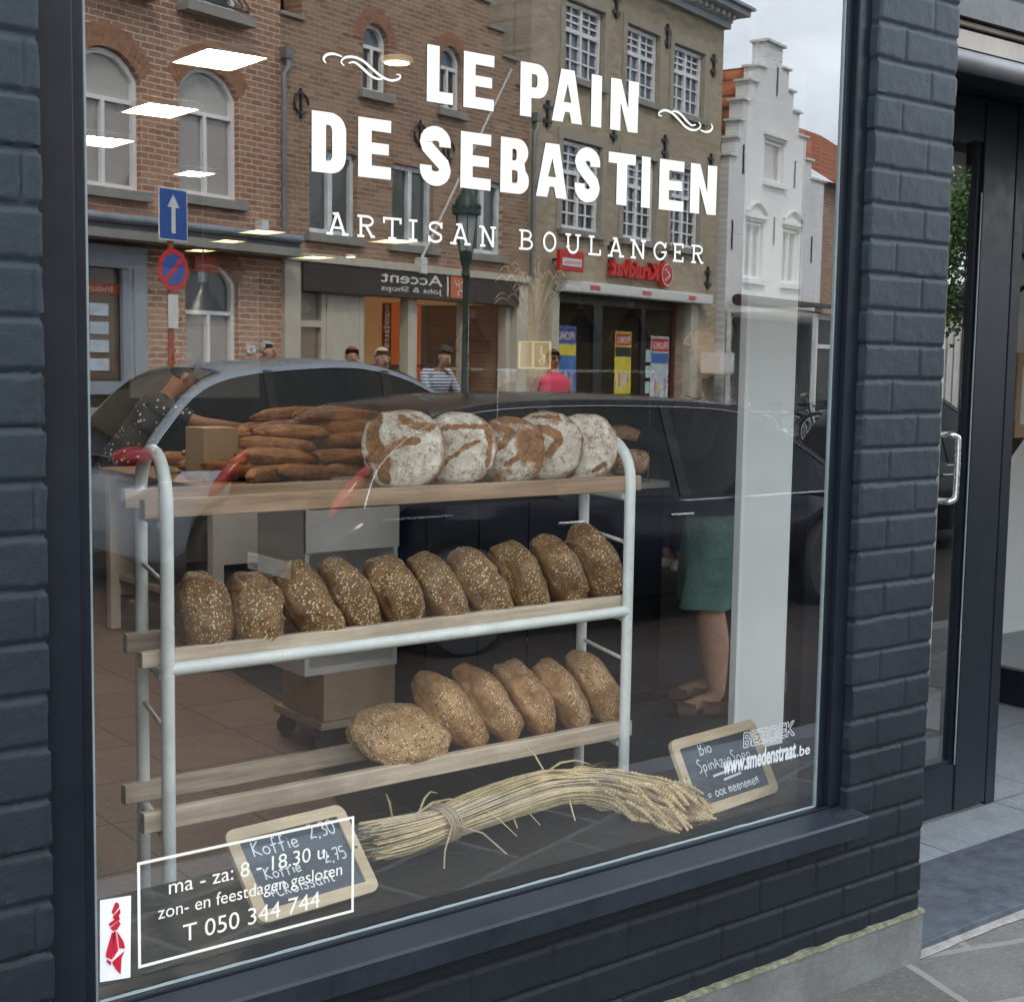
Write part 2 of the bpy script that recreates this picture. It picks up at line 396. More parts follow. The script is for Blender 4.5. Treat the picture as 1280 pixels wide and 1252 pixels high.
# bold condensed capitals, drawn as outlines
def rr(x0, y0, x1, y1, r, tl=0, bl=0):
    return [(x0, y0)] + arc(x1 - r, y0 + r, r, r, -90, 0, 8) + arc(x1 - r, y1 - r, r, r, 0, 90, 8) + [(x0, y1)]
def glyph(ch, w, t=.27, h=.205):
    if ch == 'L': return [[(0, 0), (w, 0), (w, h), (t, h), (t, 1), (0, 1)]]
    if ch == 'E': return [[(0, 0), (w, 0), (w, h), (t, h), (t, .405), (w * .93, .405), (w * .93, .6), (t, .6), (t, 1 - h), (w, 1 - h), (w, 1), (0, 1)]]
    if ch == 'I': return [[(0, 0), (w, 0), (w, 1), (0, 1)]]
    if ch == 'N': return [[(0, 0), (t, 0), (t, .56), (w - t, 0), (w, 0), (w, 1), (w - t, 1), (w - t, .44), (t, 1), (0, 1)]]
    if ch == 'T': return [[(w / 2 - t / 2, 0), (w / 2 + t / 2, 0), (w / 2 + t / 2, 1 - h), (w, 1 - h), (w, 1), (0, 1), (0, 1 - h), (w / 2 - t / 2, 1 - h)]]
    if ch == 'A': return [[(0, 0), (t, 0), (t + .055, .2), (w - t - .055, .2), (w - t, 0), (w, 0), (w / 2 + t * .62, 1), (w / 2 - t * .62, 1)], [(w / 2, .73), (w / 2 + .095, .38), (w / 2 - .095, .38)]]
    if ch == 'D': return [rr(0, 0, w, 1, .3), [(t, h), (t, 1 - h)] + arc(w - t - .07, 1 - h - .09, .07, .09, 90, 0, 6) + arc(w - t - .07, h + .09, .07, .09, 0, -90, 6)]
    if ch == 'P': return [[(0, 0), (t, 0), (t, .36)] + arc(w - .28, .64, .28, .28, -90, 0, 8) + arc(w - .28, .72, .28, .28, 0, 90, 8) + [(0, 1)], [(t, .555), (t, .805)] + arc(w - t - .06, .74, .06, .065, 90, 0, 5) + arc(w - t - .06, .62, .06, .065, 0, -90, 5)]
    if ch == 'B': return [[(0, 0)] + arc(w - .24, .24, .24, .24, -90, 50, 9) + arc(w - .27, .755, .24, .245, -50, 90, 9) + [(0, 1)],
                          [(t, .19), (t, .42)] + arc(w - t - .055, .36, .055, .06, 90, 0, 5) + arc(w - t - .055, .25, .055, .06, 0, -90, 5),
                          [(t, .6), (t, .81)] + arc(w - t - .085, .755, .055, .055, 90, 0, 5) + arc(w - t - .085, .655, .055, .055, 0, -90, 5)]
def put_plate(mb, polys, o, sc_, z=-.0015):
    me = curve_plate(polys); mb.mesh(me, basis((o[0], z, o[1]), (1, 0, 0), (0, 0, 1)) @ Matrix.Diagonal((sc_, sc_, 1, 1))); bpy.data.meshes.remove(me)
def wob(p, s): return [(x + .006 * noise.noise((x * 6, y * 6, s)), y + .006 * noise.noise((x * 6, y * 6, s + 9))) for x, y in p]
MW = basis((0, -.0015, 0), (1, 0, 0), (0, 0, 1))
def bold_word(mb, letters, z0, hgt):
    for ch, a, c in letters:
        w = (c - a) / hgt
        if ch == 'S':
            i = .13
            pts = arc(w / 2, .735, w / 2 - i, .265 - .105, 8, 180, 9)[0:] + [(i + .02, .64)] + [(w * .5, .51), (w - i - .03, .385)] + arc(w / 2, .27, w / 2 - i, .27 - .105, 0, -172, 10)
            pts = [(w - i, .67)] + arc(w / 2, .735, w / 2 - i, .16, 5, 180, 9) + [(i + .035, .645), (w * .5, .505), (w - i - .035, .37)] + arc(w / 2, .265, w / 2 - i, .16, 0, -180, 10) + [(i, .33)]
            ribbon(mb, [(a + x * hgt, z0 + y * hgt) for x, y in pts], .25 * hgt, MW)
        else: put_plate(mb, [wob(q, ord(ch)) for q in glyph(ch, w)], (a, z0), hgt)
LP = [('L', 1.544, 1.605), ('E', 1.630, 1.704), ('P', 1.770, 1.842), ('A', 1.853, 1.934), ('I', 1.958, 1.987), ('N', 2.012, 2.091)]
DS = [('D', 1.294, 1.366), ('E', 1.392, 1.464), ('S', 1.529, 1.602), ('E', 1.625, 1.699), ('B', 1.723, 1.796), ('A', 1.815, 1.897), ('S', 1.917, 1.987), ('T', 2.010, 2.088), ('I', 2.106, 2.132), ('E', 2.159, 2.234), ('N', 2.254, 2.337)]
b = MB(); bold_word(b, LP, 2.0925, .106); bold_word(b, DS, 1.9375, .1085); b.build('shop_name_lettering', vinyl, win)
# slab capitals
def slab(mb, ch, a, c, z0, h):
    w = c - a; t = h * .135; s = h * .11; n = [0]
    def L(pts, th=t):
        n[0] += 1; ribbon(mb, [(a + x * w, z0 + y * h) for x, y in pts], th, MW, .00004 * n[0])
    def S(x, y, l=.34): L([(x - l / 2, y), (x + l / 2, y)], s)
    lo, hi = .055, .945
    if ch == 'A': L([(.14, 0), (.5, 1)]); L([(.86, 0), (.5, 1)]); L([(.28, .33), (.72, .33)], s); S(.13, lo); S(.87, lo); S(.42, hi, .3)
    elif ch == 'R': L([(.2, 0), (.2, 1)]); L([(.0, hi)] + arc(.55, .74, .33, .205, 90, -90, 8) + [(.2, .535)], s); L([(.5, .52), (.84, .05)]); S(.2, lo, .4); S(.88, lo, .26)
    elif ch == 'T': L([(.5, 0), (.5, 1)]); L([(0, hi), (1, hi)], s); L([(.06, .72), (.06, 1)], s); L([(.94, .72), (.94, 1)], s); S(.5, lo, .44)
    elif ch == 'I': L([(.5, 0), (.5, 1)]); S(.5, lo, 1); S(.5, hi, 1)
    elif ch == 'S': L([(.88, .74)] + arc(.5, .745, .38, .2, 20, 180, 8) + [(.16, .64), (.5, .5), (.86, .37)] + arc(.5, .255, .38, .2, 0, -160, 8) + [(.1, .27)], t * .9); L([(.9, .68), (.9, .98)], s); L([(.09, .02), (.09, .33)], s)
    elif ch == 'N': L([(.18, 0), (.18, 1)]); L([(.18, .97), (.82, .03)]); L([(.82, 0), (.82, 1)]); S(.18, lo); S(.1, hi, .3); S(.82, hi)
    elif ch == 'B': L([(.2, 0), (.2, 1)]); L([(.0, hi)] + arc(.52, .74, .3, .205, 90, -90, 8) + [(.2, .535)], s); L([(.2, .51)] + arc(.55, .285, .36, .23, 90, -90, 8) + [(.0, lo)], s)
    elif ch == 'O': L([(x, y) for x, y in arc(.5, .5, .42, .445, 0, 348, 24)] + [(.92, .5)], t * .9)
    elif ch == 'U': L([(.18, 1), (.18, .38)] + arc(.5, .38, .32, .325, 180, 360, 10) + [(.82, 1)], t * .9); S(.18, hi, .36); S(.82, hi, .36)
    elif ch == 'L': L([(.22, 0), (.22, 1)]); L([(0, lo), (.95, lo)], s); L([(.93, 0), (.93, .3)], s); S(.22, hi, .44)
    elif ch == 'G': L([(.88, .74)] + arc(.5, .5, .42, .445, 30, 330, 18) + [(.9, .3), (.9, .45)], t * .9); L([(.6, .45), (1, .45)], s); L([(.9, .7), (.9, .97)], s)
    elif ch == 'E': L([(.2, 0), (.2, 1)]); L([(0, hi), (.92, hi)], s); L([(0, lo), (.95, lo)], s); L([(.2, .52), (.65, .52)], s); L([(.92, .74), (.92, 1)], s); L([(.95, 0), (.95, .27)], s); L([(.65, .42), (.65, .62)], s)
AB = [('A', 1.326, 1.370), ('R', 1.391, 1.429), ('T', 1.447, 1.489), ('I', 1.505, 1.525), ('S', 1.549, 1.585), ('A', 1.604, 1.650), ('N', 1.674, 1.714), ('B', 1.773, 1.810), ('O', 1.835, 1.871), ('U', 1.895, 1.937), ('L', 1.959, 1.994), ('A', 2.015, 2.058), ('N', 2.079, 2.124), ('G', 2.146, 2.187), ('E', 2.206, 2.238), ('R', 2.263, 2.301)]
b = MB()
for ch, a, c in AB: slab(b, ch, a, c, 1.827, .041)
b.build('tagline_lettering', vinyl, win)
# two swashes
def swash(mb, x0, z0, w, h, flip):
    H_ = [(.03, .42), (.0, .62), (.04, .86), (.13, .97), (.23, .90)]
    A = [(.26, .44), (.22, .62), (.27, .88), (.38, .98), (.50, .85), (.62, .50), (.75, .17), (.87, .07), (.965, .22), (.985, .42), (.93, .44)]
    B = [(.31, .62), (.39, .70), (.49, .47), (.59, .16), (.69, .03), (.76, .10)]
    for n, P in enumerate((A, B, H_)):
        P = smooth_line(P, 7); k = len(P); ws = [h * (.05 + .10 * math.sin(PI * i / (k - 1)) ** .7) for i in range(k)]
        ribbon(mb, [(x0 + (1 - p.x if flip else p.x) * w, z0 + (1 - p.y if flip else p.y) * h) for p in P], ws, MW, .00008 * n)
b = MB(); swash(b, 1.318, 2.118, .168, .034, False); swash(b, 2.150, 2.117, .168, .036, True); b.build('swash_ornament', vinyl, win)
# opening hours
b = MB(); ribbon(b, [(.952, .531), (1.388, .531), (1.388, .718), (.952, .718)], .0055, MW, 0, None, True)
for body, x, z, w, h in (('ma - za: 8 - 18.30 u.', 1.008, .650, .327, .028), ('zon- en feestdagen gesloten', .987, .609, .377, .024), ('T 050 344 744', 1.034, .556, .281, .032)):
    text_fit(b, body, basis((x, -.0015, z), (1, 0, 0), (0, 0, 1)), w, h, .0)
b.build('opening_hours_lettering', vinyl, win)
web_m = mk('pale grey vinyl', (0.54, 0.5625, 0.57), .5, var=.05)
b = MB()
text_fit(b, 'www.smedenstraat', basis((2.418, -.0015, .628), (1, 0, 0), (0, 0, 1)), .262, .042, .035)
text_fit(b, '.be', basis((2.683, -.0015, .628), (1, 0, 0), (0, 0, 1)), .05, .026, .02)
me = text_mesh('BEZOEK', 1.0, .02)
# BEZOEK is drawn in outline: thin loops along each letter edge
xs = [v.co.x for v in me.vertices]; x0, x1 = min(xs), max(xs)
bm = bmesh.new(); bm.from_mesh(me); bmesh.ops.remove_doubles(bm, verts=bm.verts, dist=1e-5)
for e in [e for e in bm.edges if len(e.link_faces) == 1]:
    p = [((v.co.x - x0) / (x1 - x0) * .186 + 2.487, .682 + v.co.y / .7 * .036 + (v.co.x - x0) / (x1 - x0) * .004) for v in e.verts]
    ribbon(b, p, .0022, MW, .0001)
bm.free()
b.build('street_website_lettering', web_m, win)

# sticker with a knotted red scarf
st = MB(); paper = mk('white sticker', (0.736, 0.736, 0.76), .4, var=.03); red_ink = mk('crimson print', (0.45, 0.012, 0.03), .4, var=.04)
st.poly([(.880, -.001, .522), (.935, -.001, .516), (.938, -.001, .664), (.882, -.001, .668)])
st = st.build('scarf_sticker', paper); tag(st, 'white rectangular sticker with a knotted red scarf low on the window', 'sticker')
b = MB(); MS = basis((.884, -.0022, .52), (1, 0, 0), (0, 0, 1)) @ Matrix.Diagonal((.05, .143, 1, 1))
for q in ([(.36, .86), (.5, .97), (.62, .95), (.64, .9), (.42, .82)], [(.40, .80), (.66, .88), (.68, .82), (.52, .755), (.42, .77)], [(.24, .72), (.44, .755), (.62, .795), (.66, .74), (.3, .68)],
          [(.30, .665), (.62, .73), (.68, .68), (.55, .62), (.40, .62)], [(.36, .605), (.14, .36), (.14, .31), (.36, .26), (.46, .58)], [(.42, .61), (.50, .61), (.58, .36), (.38, .27)], [(.54, .61), (.78, .45), (.84, .36), (.62, .38)],
          [(.36, .235), (.82, .335), (.70, .25), (.66, .05), (.5, .12), (.38, .2)], [(.17, .285), (.33, .235), (.30, .19), (.16, .25)]):
    b.poly([MS @ Vector((x, y, 0)) for x, y in q])
b.build('scarf_print', red_ink, st)

b = MB(); b.box(3.12, .135, .02, 3.15, .62, .06); b.box(3.15, .605, .02, 3.40, .635, .06); b.box(3.12, .135, 2.56, 3.15, .62, 2.62); b.box(3.15, .605, 2.50, 3.40, .635, 2.62); sfr = b.build('side_light', frame_m, shop)
b = MB(); b.poly([(3.135, .135, .06), (3.135, .615, .06), (3.135, .615, 2.56), (3.135, .135, 2.56)]); b.poly([(3.137, .62, .06), (3.40, .62, .06), (3.40, .62, 2.50), (3.137, .62, 2.50)]); b.build('side_pane', mk_glass('side glass', .0, (.97, .98, .975), 1.2), sfr)
# ------------------------------------------------------------------ doorway to the right
door = empty('shop_door', (0, 0, 0), 0, None, None, None, shop)
b = MB(); b.box(3.405, .60, .035, 3.52, .66, 2.51); b.box(4.245, .595, .035, 4.432, .66, 2.51, bev=.004); b.box(3.52, .60, .035, 4.245, .66, .205); b.box(3.52, .60, 2.37, 4.245, .66, 2.51)
b.box(4.225, .608, .205, 4.245, .655, 2.37); b.box(3.52, .608, .205, 4.225, .655, .222); b.build('door_frame', frame_m, door)
b = MB(); b.box(4.445, .60, .02, 4.505, .64, 2.53, bev=.004); b.box(3.405, .57, 2.515, 4.445, .70, 2.545); b.build('door_post', frame_m, shop)
DG = mk_glass('door glass', .12)
b = MB(); b.poly([(3.52, .62, .222), (4.225, .62, .222), (4.225, .62, 2.37), (3.52, .62, 2.37)]); b.build('door_pane', DG, door)
b = MB(); b.tube(smooth_line([(4.10, .62, 1.375), (4.10, .58, 1.378), (4.115, .567, 1.372), (4.122, .563, 1.35), (4.122, .563, 1.18), (4.115, .567, 1.156), (4.10, .58, 1.15), (4.10, .62, 1.15)], 5), .011, 10); b.build('door_handle', chrome, door, True)
b = MB(); b.box(4.235, .594, .205, 4.240, .597, 2.2); b.build('door_seal', seal_m, door)
# roller shutter box and its rail over the entrance
rail_m = mk('worn cream metal', (.25, .225, .19), .5, var=.2, vs=5, dirt=.3); alu = mk('grey aluminium', (.12, .125, .13), .45, .1)
b = MB(); b.box(3.157, .06, 2.545, 9.6, .145, 2.62); b.box(3.157, .30, 2.53, 9.6, .60, 2.62); b.build('shutter_box', dark_metal, shop)
b = MB(); b.box(3.157, .075, 2.468, 9.6, .10, 2.515); b.tube([(3.157, .085, 2.535), (9.6, .085, 2.535)], .008, 8); b.build('shutter_rail', rail_m, shop)
b = MB(); b.tube([(3.157, .085, 2.437), (9.6, .085, 2.437)], .029, 14); b.build('shutter_tube', alu, shop, True)
# open glass leaf further in
od = MB(); od.box(5.85, .68, .03, 5.90, 1.85, .20); od.box(5.85, .68, .20, 5.90, .80, 2.45); od.box(5.85, 1.75, .20, 5.90, 1.85, 2.45); od.box(5.85, .68, 2.35, 5.90, 1.85, 2.45)
od = od.build('glass_door', frame_m); tag(od, 'open black framed glass door leaf standing inside the entrance', 'door')
b = MB(); b.poly([(5.875, .8, .2), (5.875, 1.75, .2), (5.875, 1.75, 2.35), (5.875, .8, 2.35)]); b.build('door_pane', mk_glass('leaf glass', .05), od)

# ------------------------------------------------------------------ ground
def slabs(name, c1, c2, mortar, w, h, ms, scale=1, rough=.75, bump=.4, rot=0, wobs=.03, off=.5):
    if name in MATS: return MATS[name]
    m, t, o = nt(name); n = N(t); co = n.coord()
    mp = n.add('ShaderNodeMapping', {'Vector': co, 'Rotation': (0, 0, rot)})
    wv = n.add('ShaderNodeCombineXYZ', {0: n.math('MULTIPLY', n.noise(co, 5, 4, .7), wobs), 1: n.math('MULTIPLY', n.noise(co, 6.3, 4, .7), wobs)})
    vv = n.add('ShaderNodeVectorMath', {0: mp.outputs[0], 1: wv.outputs[0]}, operation='ADD')
    b = n.add('ShaderNodeTexBrick', {0: vv.outputs[0], 'Color1': (0, 0, 0), 'Color2': (1, 1, 1), 'Mortar': (.5, .5, .5), 'Scale': 1.0, 'Mortar Size': ms, 'Mortar Smooth': .15, 'Bias': 0.0, 'Brick Width': w, 'Row Height': h}); b.offset = off
    c = n.mix(b.outputs[0], c1, c2); c = n.mix(n.math('MULTIPLY', n.ramp(n.noise(co, 7, 6, .7), .35, .7), .55), c, tuple(x * .6 for x in c1))
    c = n.mix(n.math('MULTIPLY', n.ramp(n.noise(co, 130, 3), .45, .75), .45), c, tuple(x * .5 for x in c1)); c = n.mix(n.math('MULTIPLY', n.ramp(n.noise(co, 60, 3), .5, .8), .3), c, tuple(min(1, x * 1.7) for x in c2))
    c = n.mix(b.outputs[1], c, mortar)
    hh = n.math('SUBTRACT', n.math('MULTIPLY', n.noise(co, 25, 5, .7), .7), b.outputs[1])
    n.bsdf(o, c, rough, 0, n.bump(hh, bump, .012), .4)
    MATS[name] = m; return m
far = mk('distant ground', (.10, .095, .09), .9); g = MB(); g.poly([(-250, -250, -.16), (250, -250, -.16), (250, 250, -.16), (-250, 250, -.16)]); structure(g.build('ground', far))
pave_m = slabs('porphyry slabs', (.084, .077, .071), (.135, .129, .124), (0.168, 0.1632, 0.1552), .46, .30, .013, rot=.30, wobs=.02)
b = MB(); b.box(-20, -1.62, -.15, 3.0, .3, 0); b.box(3.0, -1.62, -.15, 45, -.03, 0); structure(b.build('pavement', pave_m))
kerb_m = mk('bluestone kerb', (.12, .125, .135), .6, var=.2, vs=5, bump=.3)
b = MB(); b.box(-20, -1.78, -.15, 45, -1.62, .003, bev=.01); structure(b.build('kerb', kerb_m))
road_m = mk_brick('red brown clinker road', (0.024, 0.01725, 0.015), (0.039, 0.0285, 0.024), (.016, .014, .013), .21, .07, .006, mx='xy', bump=.3, patch=.5, soot=(.07, .06, .055))
b = MB(); b.poly([(-60, -60, -.12), (90, -60, -.12), (90, -1.78, -.12), (-60, -1.78, -.12)]); structure(b.build('road', road_m))
blue_m = mk('hammered bluestone', (0.0644, 0.0742, 0.0924), .45, var=.3, vs=20, bump=.5, bs=90)
b = MB(); b.box(3.158, -.03, -.1, 6.0, .36, .024, bev=.004); structure(b.build('threshold', blue_m))
gap = mk('pale joint mortar', (0.2325, 0.225, 0.21), .95, var=.3, vs=20, bump=.6)
b = MB()
for k in range(60):
    x = 3.14 + k * .05
    f_ = lambda x: -.062 + .012 * noise.noise((x * 7, 0, 3))
    b.poly([(x, f_(x), .003), (x + .05, f_(x + .05), .003), (x + .05, -.026, .005), (x, -.026, .005)])
structure(b.build('threshold_joint', gap))
tile_m = slabs('grey floor tiles', (.21, .23, .245), (.26, .28, .295), (.08, .08, .08), .60, .60, .004, wobs=.0, rough=.35, bump=.08, off=.5)
dtile_m = slabs('dark floor tiles', (.045, .052, .058), (.06, .067, .074), (.12, .127, .13), .45, .45, .004, wobs=0, rough=.35, bump=.08, off=.0)
btile_m = slabs('brown floor tiles', (.215, .145, .11), (.26, .18, .142), (.09, .065, .05), .45, .45, .005, wobs=0, rough=.45, bump=.1, off=0)
b = MB(); b.poly([(3.15, .36, .02), (9.6, .36, .02), (9.6, 2.5, .02), (5.2, 2.5, .02), (5.2, 1.2, .02), (4.55, .72, .02), (3.15, .62, .02)]); structure(b.build('entrance_floor', tile_m))
b = MB(); b.poly([(2.5, .3, .012), (9.6, .3, .012), (9.6, 14, .012), (4.6, 14, .012), (3.1, 3.4, .012), (2.35, 1.5, .012)]); structure(b.build('shop_floor', dtile_m))
b = MB(); b.poly([(-2.2, .3, .004), (9.6, .3, .004), (9.6, 14, .004), (-2.2, 14, .004)]); structure(b.build('shop_floor', btile_m))
# shell of the room
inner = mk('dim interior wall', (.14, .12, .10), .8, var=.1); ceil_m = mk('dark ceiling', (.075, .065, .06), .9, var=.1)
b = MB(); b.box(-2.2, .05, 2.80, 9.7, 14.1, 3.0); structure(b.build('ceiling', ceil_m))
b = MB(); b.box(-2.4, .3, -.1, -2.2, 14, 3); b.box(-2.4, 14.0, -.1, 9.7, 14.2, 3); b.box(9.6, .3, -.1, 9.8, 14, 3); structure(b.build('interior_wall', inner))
wallw = mk('white plaster', (.68, .68, .66), .7, var=.03)
b = MB(); b.box(6.7, 2.5, .0, 9.6, 2.62, 2.8); b.box(6.7, 2.485, .02, 9.6, 2.5, .11); structure(b.build('partition', wallw))
b = MB(); b.box(3.625, 1.085, .02, 3.885, 1.115, 2.799); structure(b.build('column', mk('bright white column', (.90, .91, .90), .5, var=.02)))
# ================================================================== THE DISPLAY
# ledge behind the pane
led = mk('black display ledge', (.009, .0095, .0105), .5, var=.4, vs=6, bump=.1, bs=120)
b = MB(); b.box(.72, .065, .0, 3.2, .47, .48, bev=.004); lg = b.build('display_ledge', led); tag(lg, 'low black display ledge running along inside of the shop window', 'ledge')

# tubular rack
rack = empty('bread_rack', (1.9, .62, 0), 0, 'white tubular bread rack with pale wooden slats behind the window', 'rack')
ox, oy = -1.9, -.62
SK = .045
def hoop(x):
    yf, yb, r, zt = .5, .74, .0148, 1.395
    pts = [(x, yf, .01), (x, yf, .5), (x, yf, 1.0), (x, yf, 1.27)]
    for k in range(0, 13):
        a = PI - PI * k / 12; t = .5 + .5 * math.cos(PI - a) if 0 else (1 - math.cos(PI * k / 12)) / 2
        y = yf + (yb - yf) * t; pts.append((x + SK * t, y, 1.285 + (zt - 1.285) * math.sin(PI * k / 12)))
    pts += [(x + SK, yb, 1.27), (x + SK, yb, .9), (x + SK, yb, .45), (x + SK, yb, .01)]
    return MB().tube([(p[0] + ox, p[1] + oy, p[2]) for p in pts], r, 16)
for x in (1.232, 2.558):
    hp = hoop(x).build('end_frame', white_metal, rack, True)
    for z in (1.12, .80, .32):
        MB().tube([(x + ox, .512 + oy, z), (x + SK + ox, .73 + oy, z + .012)], .0055, 8).build('brace', white_metal, hp, True)
    for z in (.915, .565, 1.245): MB().tube([(x + ox, .515 + oy, z), (x + SK + ox, .725 + oy, z)], .0125, 10).build('cross_tube', white_metal, hp, True)
MB().tube([(1.235 + ox, .5 + oy, .934), (2.56 + ox, .5 + oy, .934)], .0148, 14).build('front_rail', white_metal, rack, True)
def plank(x0, x1, y0, y1, z0, z1, seed):
    b = MB(); r2 = random.Random(seed); n = 40; i0 = 0
    for k in range(n + 1):
        x = x0 + (x1 - x0) * k / n; d = lambda a: .0018 * noise.noise((x * 5, a, seed))
        ring = [(y0 + .002, z0), (y1 - .002, z0), (y1, z0 + .002), (y1, z1 - .003), (y1 - .003, z1), (y0 + .003, z1), (y0, z1 - .003), (y0, z0 + .002)]
        for j, (y, z) in enumerate(ring): b.v.append((x + ox, y + d(j * .2) + oy, z + d(5 + j * .2)))
    for k in range(n):
        for j in range(8):
            a = k * 8 + j; c = k * 8 + (j + 1) % 8; b.f.append([a, a + 8, c + 8, c]); b.mi.append(-1)
    b.f.append(list(range(8))); b.f.append([n * 8 + j for j in range(8)][::-1]); b.mi += [-1, -1]
    return b.build('slat', slat_wood, rack)
warm_wood = mk_wood('browner oak', (.27, .16, .09), (.50, .35, .23), 0, 9)
p = plank(1.186, 2.602, .505, .532, 1.260, 1.300, 1); p.data.materials[0] = warm_wood
p = plank(1.186 + SK, 2.602 + SK, .715, .742, 1.262, 1.302, 2); p.data.materials[0] = warm_wood
plank(1.182, 2.585, .515, .540, .940, .974, 3); plank(1.186 + SK, 2.6 + SK, .715, .740, .932, .975, 4)
plank(1.179, 2.590, .505, .532, .582, .626, 5); plank(1.179 + SK, 2.6 + SK, .715, .742, .582, .626, 6)

# bread materials
def bread_mat(kind):
    name = 'crust ' + kind
    m, t, o = nt(name); n = N(t); co = n.coord(); rn = t.nodes.new('ShaderNodeObjectInfo').outputs['Random']
    off = n.add('ShaderNodeCombineXYZ', {0: n.math('MULTIPLY', rn, 3.1), 1: n.math('MULTIPLY', rn, 1.7), 2: n.math('MULTIPLY', rn, 5.3)}).outputs[0]
    cv = n.add('ShaderNodeVectorMath', {0: co, 1: off}, operation='ADD').outputs[0]
    big = n.noise(cv, 14, 5, .6); fine = n.noise(cv, 120, 4, .6); mid = n.noise(cv, 38, 5, .65)
    if kind == 'floured':
        at = n.add('ShaderNodeVertexColor', layer_name='burst').outputs[0]; sa = t.nodes.new('ShaderNodeSeparateColor'); t.links.new(at, sa.inputs[0])
        burst, rim = sa.outputs[0], sa.outputs[1]
        crust = n.mix(n.ramp(mid, .3, .7), (.15, .058, .018), (.40, .20, .075))
        crust = n.mix(n.math('MULTIPLY', n.ramp(fine, .5, .8), .4), crust, (.62, .46, .28))
        nv = n.add('ShaderNodeTexNoise', {'Vector': cv, 'Scale': 30.0, 'Detail': 4.0}).outputs[1]
        wv = n.add('ShaderNodeVectorMath', {0: cv, 1: n.add('ShaderNodeVectorMath', {0: nv, 1: (.035, .035, .035)}, operation='MULTIPLY').outputs[0]}, operation='ADD').outputs[0]
        ck = n.voro(wv, 150, 'DISTANCE_TO_EDGE'); ck2 = n.voro(wv, 48, 'DISTANCE_TO_EDGE')
        wd = n.ramp(n.noise(cv, 24, 3), .40, .62)
        cr = n.math('MULTIPLY', n.math('MAXIMUM', n.ramp(ck, .02, .10), n.math('SUBTRACT', 1.0, wd)), n.ramp(ck2, .002, .022))
        flour = n.mix(n.ramp(mid, .3, .72), (.56, .46, .34), (.84, .79, .68))
        flr = n.mix(cr, (.40, .29, .19), flour)
        sp = n.math('MULTIPLY', n.ramp(n.math('ADD', n.noise(cv, 9, 5, .65), n.math('MULTIPLY', n.math('SUBTRACT', rn, .5), .16)), .41, .49), n.ramp(burst, .25, .55, (1, 1, 1, 1), (0, 0, 0, 1)))
        sp = n.math('MULTIPLY', sp, n.ramp(n.noise(cv, 55, 4, .7), .30, .48))
        sp = n.math('MULTIPLY', sp, n.ramp(rim, .25, .7, (1, 1, 1, 1), (.12, .12, .12, 1)))
        col = n.mix(sp, crust, flr)
        h = n.math('ADD', n.math('MULTIPLY', cr, .5), n.math('MULTIPLY', mid, .9)); n.bsdf(o, col, .85, 0, n.bump(h, .6, .006), .2)
    else:
        d, l, seedmul, thr = {'dark': ((.12, .056, .020), (.31, .17, .066), 1, .33), 'baked': ((.16, .058, .017), (.42, .19, .065), 1, .75), 'gold': ((.20, .095, .035), (.47, .27, .12), 1.1, .40), 'pale': ((.24, .125, .05), (.52, .32, .15), 1.25, .22)}[kind]
        crust = n.mix(n.ramp(n.math('ADD', n.math('MULTIPLY', mid, .5), n.math('MULTIPLY', big, .5)), .35, .65), d, l)
        vn = t.nodes.new('ShaderNodeTexVoronoi'); vn.inputs['Scale'].default_value = 165; t.links.new(cv, vn.inputs[0])
        seed = n.ramp(vn.outputs[0], .30, .46, (1, 1, 1, 1), (0, 0, 0, 1))
        g = t.nodes.new('ShaderNodeSeparateColor'); t.links.new(vn.outputs[1], g.inputs[0])
        here = n.ramp(g.outputs[0], .14, .16); at = n.add('ShaderNodeSeparateColor', {0: n.add('ShaderNodeVertexColor', layer_name='burst').outputs[0]}).outputs[0]
        zone = n.ramp(n.math('ADD', n.math('MULTIPLY', big, .75), n.math('MULTIPLY', at, .25)), thr + .12, thr + .19)
        sm = n.math('MULTIPLY', n.math('MULTIPLY', seed, here), zone)
        sc_ = n.mix(g.outputs[1], (.52, .38, .20), (.88, .76, .52)); sc_ = n.mix(n.ramp(g.outputs[2], .72, .74), sc_, (.10, .065, .035))
        col = n.mix(sm, crust, sc_)
        fl = n.math('MULTIPLY', n.ramp(n.noise(cv, 9, 4, .6), .58, .74), {'dark': .22, 'gold': .5, 'pale': .3, 'baked': .2}[kind]); col = n.mix(n.math('MULTIPLY', fl, n.ramp(fine, .35, .6)), col, (.62, .54, .45))
        h = n.math('ADD', n.math('MULTIPLY', sm, .8), n.math('MULTIPLY', mid, .6)); n.bsdf(o, col, .62, 0, n.bump(h, .7, .006), .35)
    return m
BM = {k: bread_mat(k) for k in ('floured', 'dark', 'gold', 'pale', 'baked')}
